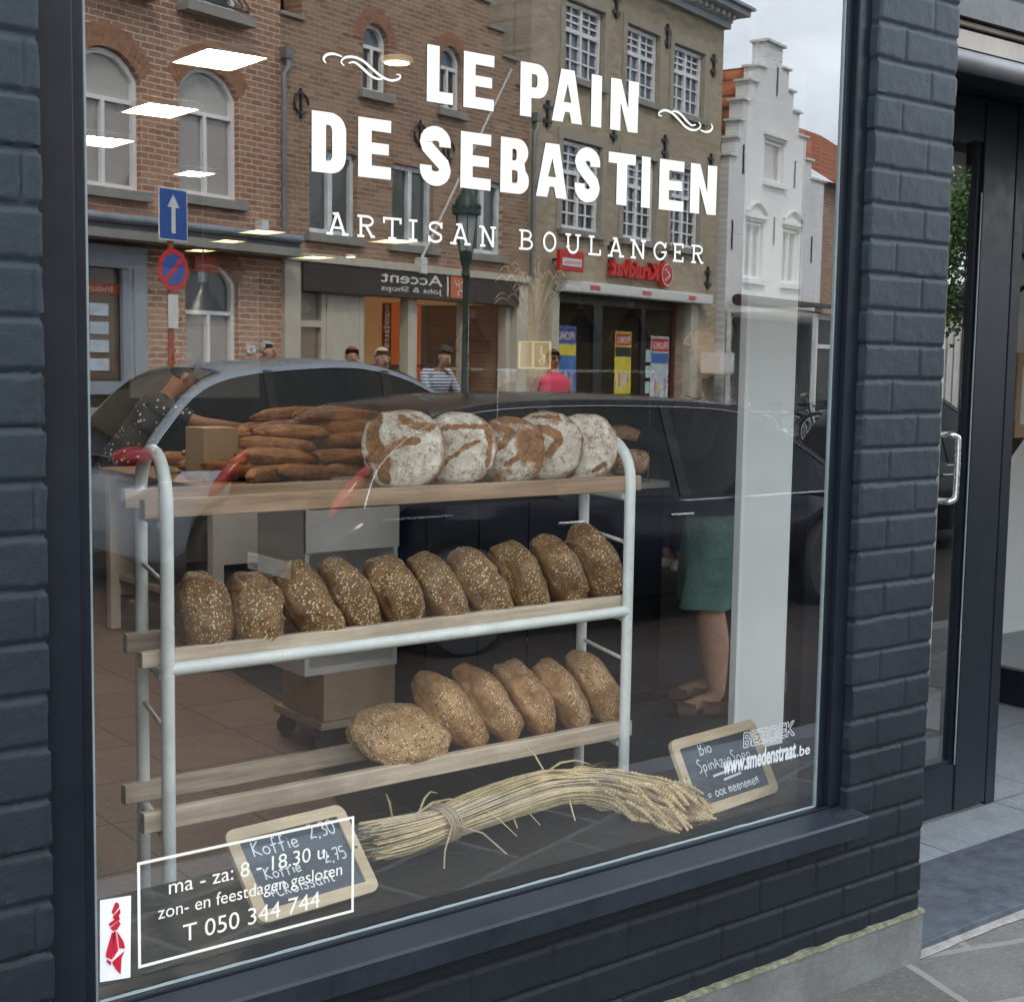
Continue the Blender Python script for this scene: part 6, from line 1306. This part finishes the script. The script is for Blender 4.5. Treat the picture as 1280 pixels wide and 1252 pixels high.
# ================================================================== CARS
def lamp_m(n_, c, e): return mk(n_, c, .15, var=.05, emit=c, es=e)
def car(label, loc, L, W, H, paint_m, roof_pts, tail=(.13, .15, .075, .80, 0)):
    """front towards +X; roof_pts = side outline of the greenhouse (x, z) from rear window base to windscreen base"""
    root = empty('parked_car', loc, 0, label, 'car', 'cars in the street')
    hl, hw = L / 2, W / 2; zb = .86
    st = [(-hl, .42, .72, .70), (-hl + .04, .30, .80, .86), (-hl + .30, .24, zb + .06, .95), (-hl + .9, .22, zb + .05, 1), (-.5, .22, zb + .03, 1), (.6, .22, zb, 1), (hl - 1.15, .22, zb - .03, 1), (hl - .6, .22, zb - .12, .97), (hl - .2, .24, zb - .22, .9), (hl - .04, .30, .60, .78), (hl, .38, .54, .62)]
    cx = [-hl + .82, hl - .86]; wr = .335
    b = MB(); secs = []; X = []
    xs = sorted(set([s_[0] for s_ in st] + [c + wr * 1.12 * math.cos(PI * k / 10) for c in cx for k in range(11)]))
    def interp(x):
        for a, c in zip(st, st[1:]):
            if a[0] <= x <= c[0] + 1e-9: t = (x - a[0]) / (c[0] - a[0]); return [a[i] + (c[i] - a[i]) * t for i in (1, 2, 3)]
        return st[-1][1:]
    for x in xs:
        zl, zt, wf = interp(x); cut = zl
        for c in cx:
            dx = abs(x - c)
            if dx < wr * 1.12: cut = max(cut, .32 + math.sqrt(max(0, (wr * 1.12) ** 2 - dx * dx)))
        w = hw * wf; cut = min(cut, zt - .1); zm = cut + (zt - cut) * .45
        prof = [(w * .93, cut), (w * .985, cut + (zt - cut) * .15), (w, zm), (w * .985, zt - .10), (w * .955, zt - .02), (w * .88, zt)]
        secs.append([(x, y, z) for y, z in prof] + [(x, -y, z) for y, z in prof[::-1]])
    n = 12
    for s_ in secs: b.v += s_
    for k in range(len(secs) - 1):
        for j in range(n): a = k * n + j; c = k * n + (j + 1) % n; b.f.append([a, a + n, c + n, c]); b.mi.append(-1)
    b.f.append(list(range(n))[::-1]); b.f.append([(len(secs) - 1) * n + j for j in range(n)]); b.mi += [-1, -1]
    b.build('body', paint_m, root, True)
    # greenhouse: roof skin with pillars, glass set inside
    rp = smooth_line([(p[0], p[1]) for p in roof_pts], 8); rows = []
    base = zb + .0
    zmx = max(p.y for p in rp)
    cb = MB(); G = MB(); nr = len(rp)
    for p in rp:
        t = max(0, min(1, (p.y - base) / (zmx - base))); w = hw * (.93 - .20 * t); rows.append((p.x, w, p.y, t))
    top = []
    for (x, w, z, t) in rows: top.append([(x, w, z - .055), (x, w - .015, z - .012), (x, w * .8, z + .006), (x, 0, z + .022), (x, -w * .8, z + .006), (x, -w + .015, z - .012), (x, -w, z - .055)])
    i0 = len(cb.v)
    for r_ in top: cb.v += r_
    for k in range(nr - 1):
        for j in range(6): cb.f.append([i0 + k * 7 + j, i0 + k * 7 + j + 1, i0 + (k + 1) * 7 + j + 1, i0 + (k + 1) * 7 + j]); cb.mi.append(-1)
    cab = cb.build('roof', paint_m, root, True)
    glass = mk('tinted car glass', (.006, .008, .009), .05, var=.02, spec=.3)
    # side glass down to the belt, windscreen and rear window drawn over the roof skin
    sg_ = MB()
    for q in (1, -1):
        for k in range(nr - 1):
            (x0, w0, z0, t0), (x1, w1, z1, t1) = rows[k], rows[k + 1]
            if z0 - .05 <= base + .02 and z1 - .05 <= base + .02: continue
            sg_.poly([(x0, q * (w0 - .004), max(z0 - .05, base)), (x1, q * (w1 - .004), max(z1 - .05, base)), (x1, q * hw * .935, base - .03), (x0, q * hw * .935, base - .03)])
    sg_.build('side_window', glass, root)
    def screen(name, f):
        m = MB()
        for k in range(nr - 1):
            if not f(rows[k], rows[k + 1]): continue
            (x0, w0, z0, t0), (x1, w1, z1, t1) = rows[k], rows[k + 1]
            for j in range(8):
                u0, u1 = -.86 + 1.72 * j / 8, -.86 + 1.72 * (j + 1) / 8; h = lambda u: .030 - .02 * u * u
                m.poly([(x0, u0 * w0, z0 + h(u0)), (x1, u0 * w1, z1 + h(u0)), (x1, u1 * w1, z1 + h(u1)), (x0, u1 * w0, z0 + h(u1))])
        m.build(name, glass, root, True)
    mid = (roof_pts[0][0] + roof_pts[-1][0]) / 2
    screen('rear_window', lambda a, c: a[0] < mid and a[3] < .86); screen('windscreen', lambda a, c: a[0] > mid and c[3] < .88)
    b = MB()
    for q in (1, -1):
        b.tube([(x, q * (w + .004), z - .052) for (x, w, z, t) in rows if z - .05 > base], .004, 6); b.tube([(rows[0][0] + .1, q * hw * .955, base - .03), (rows[-1][0] - .05, q * hw * .955, base - .03)], .009, 6)
    b.build('chrome_trim', chrome, root, True)
    b = MB()
    for xb in (.12, -.92):
        for q in (1, -1):
            zt = max((r_[2] for r_ in rows if abs(r_[0] - xb) < .2), default=zmx) - .05; wt = hw * .73
            b.poly([(xb - .04, q * hw * .945, base - .03), (xb + .05, q * hw * .945, base - .03), (xb - .01, q * (wt + .006), zt), (xb - .09, q * (wt + .006), zt)])
    b.build('door_pillar', rubber, root)
    for c in cx:
        for q in (1, -1):
            wl = empty('wheel', (c, q * (hw - .11), .32), 0, parent=root); b = MB(); RX = Matrix.Rotation(PI / 2, 4, 'X')
            b.lathe([(.20, -.10), (.30, -.105), (.32, -.08), (.32, .08), (.30, .105), (.20, .10)], seg=32, mat=RX); b.build('tyre', rubber, wl, True)
            b = MB(); b.lathe([(.0, .06 * 1), (.06, .06), (.07, .05), (.19, .075), (.205, .10), (.205, -.1), (0, -.1)] if True else [], seg=24, mat=Matrix.Rotation(-PI / 2 * q, 4, 'X')); b.build('rim', mk('alloy rim', (.05, .05, .055), .5, .3), wl, True)
    for q in (1, -1):
        b = MB(); b.ball((hl - .20, q * (hw * .70), .64), (.17, .13, .07), None, 14, 9); b.build('headlight', mk('headlight glass', (.5, .52, .55), .12), root, True)
        b = MB(); b.ball((-hl + .10, q * (hw * .82), tail[3]), tail[:3], None, 16, 9, Matrix.Rotation(tail[4], 3, 'Y')); b.build('tail_light', lamp_m('red tail light', (.22, .004, .008), .0), root, True)
        b = MB(); b.ball((.78, q * (hw + .10), base + .07), (.06, .11, .07), None, 14, 9); b.tube([(.80, q * hw * .93, base), (.78, q * (hw + .06), base + .05)], .02, 6); b.build('wing_mirror', paint_m, root, True)
        for xh in (-.05, -1.0): b = MB(); b.tube([(xh, q * (hw * .985), .74), (xh + .02, q * (hw + .025), .745), (xh + .16, q * (hw + .025), .745), (xh + .18, q * (hw * .985), .74)], .012, 6); b.build('door_handle', chrome, root, True)
    b = MB(); b.box(hl - .05, -.40, .42, hl + .012, .40, .54, bev=.02); b.build('grille', dark_metal, root)
    b = MB(); b.box(-hl - .012, -.26, .44, -hl + .03, .26, .54, bev=.004); b.build('number_plate', mk('plate', (.25, .25, .22), .5), root)
    return root
navy = mk('glossy navy car paint', (.005, .007, .014), .15, var=.05, spec=.35); silver = mk('silver blue car paint', (.27, .31, .36), .2, .3, var=.04, spec=.7)
car('dark navy car with chrome window trim parked close to the shop', (6.45, -5.15, -.12), 5.0, 1.80, 1.5, navy, [(-2.35, .95), (-2.18, 1.20), (-1.75, 1.42), (-.9, 1.50), (.6, 1.47), (1.15, 1.31), (1.75, .98), (1.95, .86)], (.045, .05, .20, .98, .75))
car('silver blue hatchback with red tail lights behind the navy car', (6.02, -7.9, -.12), 4.3, 1.76, 1.55, silver, [(-2.02, .95), (-1.84, 1.22), (-1.40, 1.58), (-.5, 1.70), (.1, 1.66), (.6, 1.46), (1.15, 1.05), (1.35, .90)], (.16, .20, .085, 1.0, 0))

car('compact black car parked in front of the navy car and mirrored in the door', (11.15, -5.1, -.12), 3.7, 1.70, 1.5, mk('black car paint', (.004, .004, .005), .15, var=.05, spec=.4), [(-1.72, .95), (-1.55, 1.25), (-1.2, 1.48), (-.5, 1.56), (.05, 1.50), (.5, 1.30), (1.0, .98), (1.15, .88)])

# ================================================================== STREET FURNITURE
lpm = mk('dark green cast iron', (.025, .045, .035), .45)
sl_ = empty('street_lamp', (8.15, -9.0, 0), 0, 'old dark green street lamp with a crowned lantern', 'street lamp')
b = MB(); b.lathe([(.16, 0), (.16, .25), (.10, .35), (.075, .8), (.06, 1.2), (.075, 1.22), (.05, 1.28), (.043, 2.4), (.07, 2.43), (.05, 2.5), (.09, 2.58), (.10, 2.66), (0, 2.66)], seg=20); b.build('post', lpm, sl_, True)
b = MB(); b.lathe([(.105, 2.67), (.17, 3.02), (.17, 3.03)], seg=6); b.build('lantern_glass', mk('frosted lantern', (.35, .38, .36), .2), sl_)
b = MB()
for k in range(6): a = 2 * PI * k / 6; b.tube([(.11 * math.cos(a), .11 * math.sin(a), 2.66), (.178 * math.cos(a), .178 * math.sin(a), 3.03)], .008, 5)
b.lathe([(.215, 3.02), (.215, 3.07), (.19, 3.08), (.17, 3.16), (.10, 3.22), (.07, 3.26), (.11, 3.32), (0, 3.32)], seg=18)
for k in range(10): a = 2 * PI * k / 10; b.ball((.20 * math.cos(a), .20 * math.sin(a), 3.09), (.02, .02, .035), None, 6, 5)
b.build('lantern_crown', lpm, sl_, True)
for ch_ in bpy.data.objects:
    if ch_.parent == sl_: ch_.scale = (.66, .66, 1)
sp_ = empty('road_sign', (6.44, -12.0, 0), R(-20), 'blue one way arrow sign above a no parking disc on a red pole', 'road sign')
b = MB(); b.tube([(0, -.03, 0), (0, -.03, 3.35)], .035, 12); b.build('pole', mk('red brown pole', (.35, .07, .03), .5), sp_, True)
sgb = mk('sign blue', (.02, .09, .36), .4, var=.03)
b = MB(); o_ = [(-.19, -.27), (.19, -.27), (.19, .27), (-.19, .27)]; b.box(-.21, .01, 2.82, .21, .02, 3.38, white_paint, .008); b.box(-.195, .0205, 2.84, .195, .0225, 3.36, sgb)
MQ = basis((0, .0245, 3.10), (-1, 0, 0), (0, 0, 1)); ribbon(b, [(0, -.2), (0, .10)], .06, MQ, 0, white_paint); b.poly([MQ @ Vector(p) for p in ((-.09, .07, .0005), (.09, .07, .0005), (0, .21, .0005))], white_paint); b.build('arrow_plate', None, sp_)
b = MB(); RX = Matrix.Rotation(-PI / 2, 4, 'X'); cz = (0, .012, 2.52); b.lathe([(0, -.004), (.22, -.004), (.22, .004), (.165, .005)], cz, 32, redm, RX); b.lathe([(.165, .0052), (0, .0052)], cz, 32, sgb, RX); MQ = basis((0, .0195, 2.52), (-1, 0, 0), (0, 0, 1)); ribbon(b, [(-.125, .125), (.125, -.125)], .05, MQ, 0, redm); b.build('no_parking_disc', None, sp_)
b = MB(); b.box(-.07, .0, 1.9, .07, .015, 2.26, white_paint, .004); b.build('small_plate', None, sp_)

# bicycles
def bicycle():
    root = empty('bicycle', (0, 0, 0)); fm = mk('bike frame black', (.02, .022, .025), .3); parts = []
    RX = Matrix.Rotation(PI / 2, 4, 'X')
    for x in (-.52, .52):
        w = empty('wheel', (x, 0, .34), parent=root)
        b = MB(); b.tube([(.33 * math.cos(2 * PI * k / 28), 0, .33 * math.sin(2 * PI * k / 28)) for k in range(28)], .018, 7, closed=True); b.build('tyre', rubber, w, True)
        b = MB(); b.tube([(.305 * math.cos(2 * PI * k / 28), 0, .305 * math.sin(2 * PI * k / 28)) for k in range(28)], .009, 5, closed=True)
        for k in range(14): a = 2 * PI * k / 14; b.tube([(0, .02 * (-1) ** k, 0), (.3 * math.cos(a), 0, .3 * math.sin(a))], .0022, 4)
        b.build('rim', chrome, w)
        b = MB(); b.tube([(.37 * math.cos(R(a)), 0, .37 * math.sin(R(a))) for a in range(20, 175, 12)], .022, 6); b.build('mudguard', fm, w, True)
    b = MB()
    for p in (((-.52, 0, .34), (-.12, 0, .30)), ((-.12, 0, .30), (-.25, 0, .78)), ((-.25, 0, .72), (-.52, 0, .34)), ((-.12, 0, .30), (.34, 0, .74)), ((-.22, 0, .66), (.34, 0, .80)), ((.33, 0, .92), (.40, 0, .62)), ((.40, .05, .62), (.52, .05, .34)), ((.40, -.05, .62), (.52, -.05, .34)), ((.40, .05, .62), (.40, -.05, .62))): b.tube(p, .015, 7)
    b.build('frame', fm, root, True)
    b = MB(); b.tube(smooth_line([(.18, .28, 1.02), (.28, .24, 1.06), (.34, .0, .98), (.28, -.24, 1.06), (.18, -.28, 1.02)], 5), .012, 7); b.build('handlebar', chrome, root, True)
    b = MB(); b.ball((-.30, 0, .86), (.14, .085, .04), None, 12, 7); b.tube([(-.25, 0, .75), (-.27, 0, .85)], .013, 6); b.build('saddle', rubber, root, True)
    b = MB(); b.box(-.82, -.07, .70, -.36, .07, .715); b.tube([(-.75, .06, .7), (-.54, .06, .36)], .007, 5); b.tube([(-.75, -.06, .7), (-.54, -.06, .36)], .007, 5); b.build('rack', chrome, root)
    b = MB(); b.lathe([(.0, .01), (.09, .01), (.09, -.01), (0, -.01)], (-.12, .05, .30), 16, mat=RX); b.tube([(-.12, .07, .30), (-.06, .07, .15)], .009, 5); b.tube([(-.12, -.05, .30), (-.18, -.05, .45)], .009, 5); b.build('crank', chrome, root)
    b = MB(); b.ball((.44, 0, .86), (.04, .045, .045), None, 10, 7); b.build('headlight', chrome, root, True)
    return root
bp = bicycle()
bike_paint = [mk('bike frame black', (.02, .022, .025), .3), mk('bike white', (.6, .6, .6), .3), mk('bike silver', (.35, .37, .4), .3, .6), mk('bike red', (.4, .03, .03), .3), mk('bike blue', (.10, .18, .32), .3)]
spots = [((12.35, 1.9), 70, 'black bicycle parked under the white box of the corner building'), ((13.2, 2.7), 62, 'bicycle first of the row before the white cafe terrace'), ((13.8, 2.8), 75, 'bicycle second of the row before the white cafe terrace'), ((14.45, 2.75), 66, 'bicycle third of the row before the white cafe terrace'), ((15.1, 2.8), 78, 'bicycle fourth of the row before the white cafe terrace'), ((15.8, 2.75), 64, 'bicycle fifth of the row before the white cafe terrace'), ((16.6, 2.8), 73, 'bicycle farthest right of the row before the cafe terrace'), ((12.8, 2.3), 68, 'white framed bicycle between the white box and the terrace row'), ((14.1, 3.6), 72, 'bicycle in the front row before the cafe, left one'), ((15.4, 3.6), 66, 'bicycle in the front row before the cafe, right one'), ((9.6, 1.0), 20, 'bicycle leaning before the red stickered shop window'), ((6.3, 1.1), 12, 'bicycle beside the woman in pink'), ((11.0, 1.2), 40, 'bicycle before the right pane of the chemist shop')]
for i, ((s, d), rz, lab) in enumerate(spots):
    o = bp if i == 0 else copy_tree(bp)
    for ch_ in [x for x in bpy.data.objects if x.parent == o and x.name.startswith('frame')]:
        ch_.material_slots[0].link = 'OBJECT'; ch_.material_slots[0].material = bike_paint[i % 5]
    o.location = on(s, d, 0); o.rotation_euler = (R(4), 0, R(rz) - A); tag(o, lab, 'bicycle', 'bicycles parked on the far pavement')

# tree seen in the door glass
tr_ = empty('street_tree', (19.8, -11.0, -.12), 0, 'leafy green street tree showing in the glass of the door', 'tree')
bark = mk('bark', (.10, .075, .055), .9, var=.3, vs=10, bump=.6, bs=30); rt_ = random.Random(11)
b = MB(); b.tube([(0, 0, 0), (.03, .02, 1.2), (-.04, .03, 2.4), (.05, -.03, 3.6), (.0, .02, 5.0)], [.16, .12, .10, .07, .03], 12)
tips = []
for k in range(22):
    z = rt_.uniform(2.0, 4.8); a = k * 2.4; r = rt_.uniform(.9, 1.6) * (1.15 - abs(z - 3.6) / 4); e = Vector((math.cos(a) * r, math.sin(a) * r, z + rt_.uniform(.2, .9))); m_ = Vector((math.cos(a) * r * .5, math.sin(a) * r * .5, z + .35)); b.tube([(0, 0, z), m_, e], [.04, .025, .01], 6); tips += [e, m_, m_.lerp(e, .5)]
b.build('trunk', bark, tr_, True)
def leafm():
    m, t, o = nt('tree leaves'); n = N(t); co = n.coord(); c = n.mix(n.ramp(n.noise(co, 2.2, 4), .35, .65), (.028, .065, .014), (.10, .19, .04)); n.bsdf(o, c, .5, 0, None, .3); return m
b = MB()
for k in range(15000):
    c = rt_.choice(tips) + Vector((rt_.gauss(0, .24), rt_.gauss(0, .24), rt_.gauss(0, .24))); u = Vector((rt_.gauss(0, 1), rt_.gauss(0, 1), rt_.gauss(0, 1))).normalized(); v = u.orthogonal().normalized(); s = rt_.uniform(.06, .11)
    b.poly([c, c + (u * .5 + v * .4) * s, c + u * s, c + (u * .5 - v * .4) * s])
b.build('crown', leafm(), tr_)
# ================================================================== LIGHT AND CAMERA
W = bpy.data.worlds.new('World'); sc.world = W; W.use_nodes = True
t = W.node_tree; t.nodes.clear(); n = N(t)
SUN_EL, SUN_AZ = R(48), R(-24)          # azimuth from +Y towards +X
sky = n.add('ShaderNodeTexSky', sky_type='NISHITA'); sky.sun_disc = False; sky.sun_elevation = SUN_EL; sky.sun_rotation = SUN_AZ; sky.air_density = 1.2; sky.dust_density = 1.5
co = n.coord('Generated'); mp = n.add('ShaderNodeMapping', {'Vector': co, 'Scale': (1.2, 1.2, 2.6)})
cl = n.ramp(n.noise(mp.outputs[0], 1.7, 7, .6), .28, .50); cb_ = n.ramp(n.noise(mp.outputs[0], 3.1, 6, .6), .30, .72, (18.5, 20.6, 23.5, 1), (35, 37.5, 40, 1))
bg = n.add('ShaderNodeBackground', {'Color': n.mix(cl, sky.outputs[0], cb_), 'Strength': .15}); o = n.add('ShaderNodeOutputWorld', {0: bg.outputs[0]})
L = bpy.data.lights.new('sun', 'SUN'); L.energy = 5.0; L.angle = R(12); L.color = (1, .95, .87)
so = bpy.data.objects.new('sun', L); C.objects.link(so)
sd_ = Vector((math.sin(SUN_AZ) * math.cos(SUN_EL), math.cos(SUN_AZ) * math.cos(SUN_EL), math.sin(SUN_EL)))
so.rotation_euler = sd_.to_track_quat('Z', 'Y').to_euler(); so.location = sd_ * 30

f, yaw, pitch, roll = 1753.6, R(37.883), R(5.651), R(.923)
fw = Vector((math.sin(yaw) * math.cos(pitch), math.cos(yaw) * math.cos(pitch), -math.sin(pitch))); r0 = Vector((math.cos(yaw), -math.sin(yaw), 0)); u0 = r0.cross(fw)
rg = r0 * math.cos(roll) + u0 * math.sin(roll); up = u0 * math.cos(roll) - r0 * math.sin(roll)
cam = bpy.data.cameras.new('camera'); co_ = bpy.data.objects.new('camera', cam); C.objects.link(co_)
cam.sensor_fit = 'HORIZONTAL'; cam.sensor_width = 36; cam.lens = f / 1280 * 36; cam.clip_start = .05; cam.clip_end = 600
co_.matrix_world = Matrix(((rg.x, up.x, -fw.x, 0), (rg.y, up.y, -fw.y, -2.271), (rg.z, up.z, -fw.z, 1.6), (0, 0, 0, 1)))
sc.camera = co_
sc.render.engine = 'CYCLES'
sc.view_settings.view_transform = 'Standard'; sc.view_settings.look = 'None'; sc.view_settings.exposure = 0; sc.view_settings.gamma = 1
cy = sc.cycles; cy.max_bounces = 8; cy.diffuse_bounces = 3; cy.glossy_bounces = 4; cy.transmission_bounces = 4; cy.transparent_max_bounces = 16; cy.caustics_reflective = False; cy.caustics_refractive = False; cy.sample_clamp_indirect = 4
cy.use_denoising = True
try: cy.denoiser = 'OPENIMAGEDENOISE'
except Exception: pass
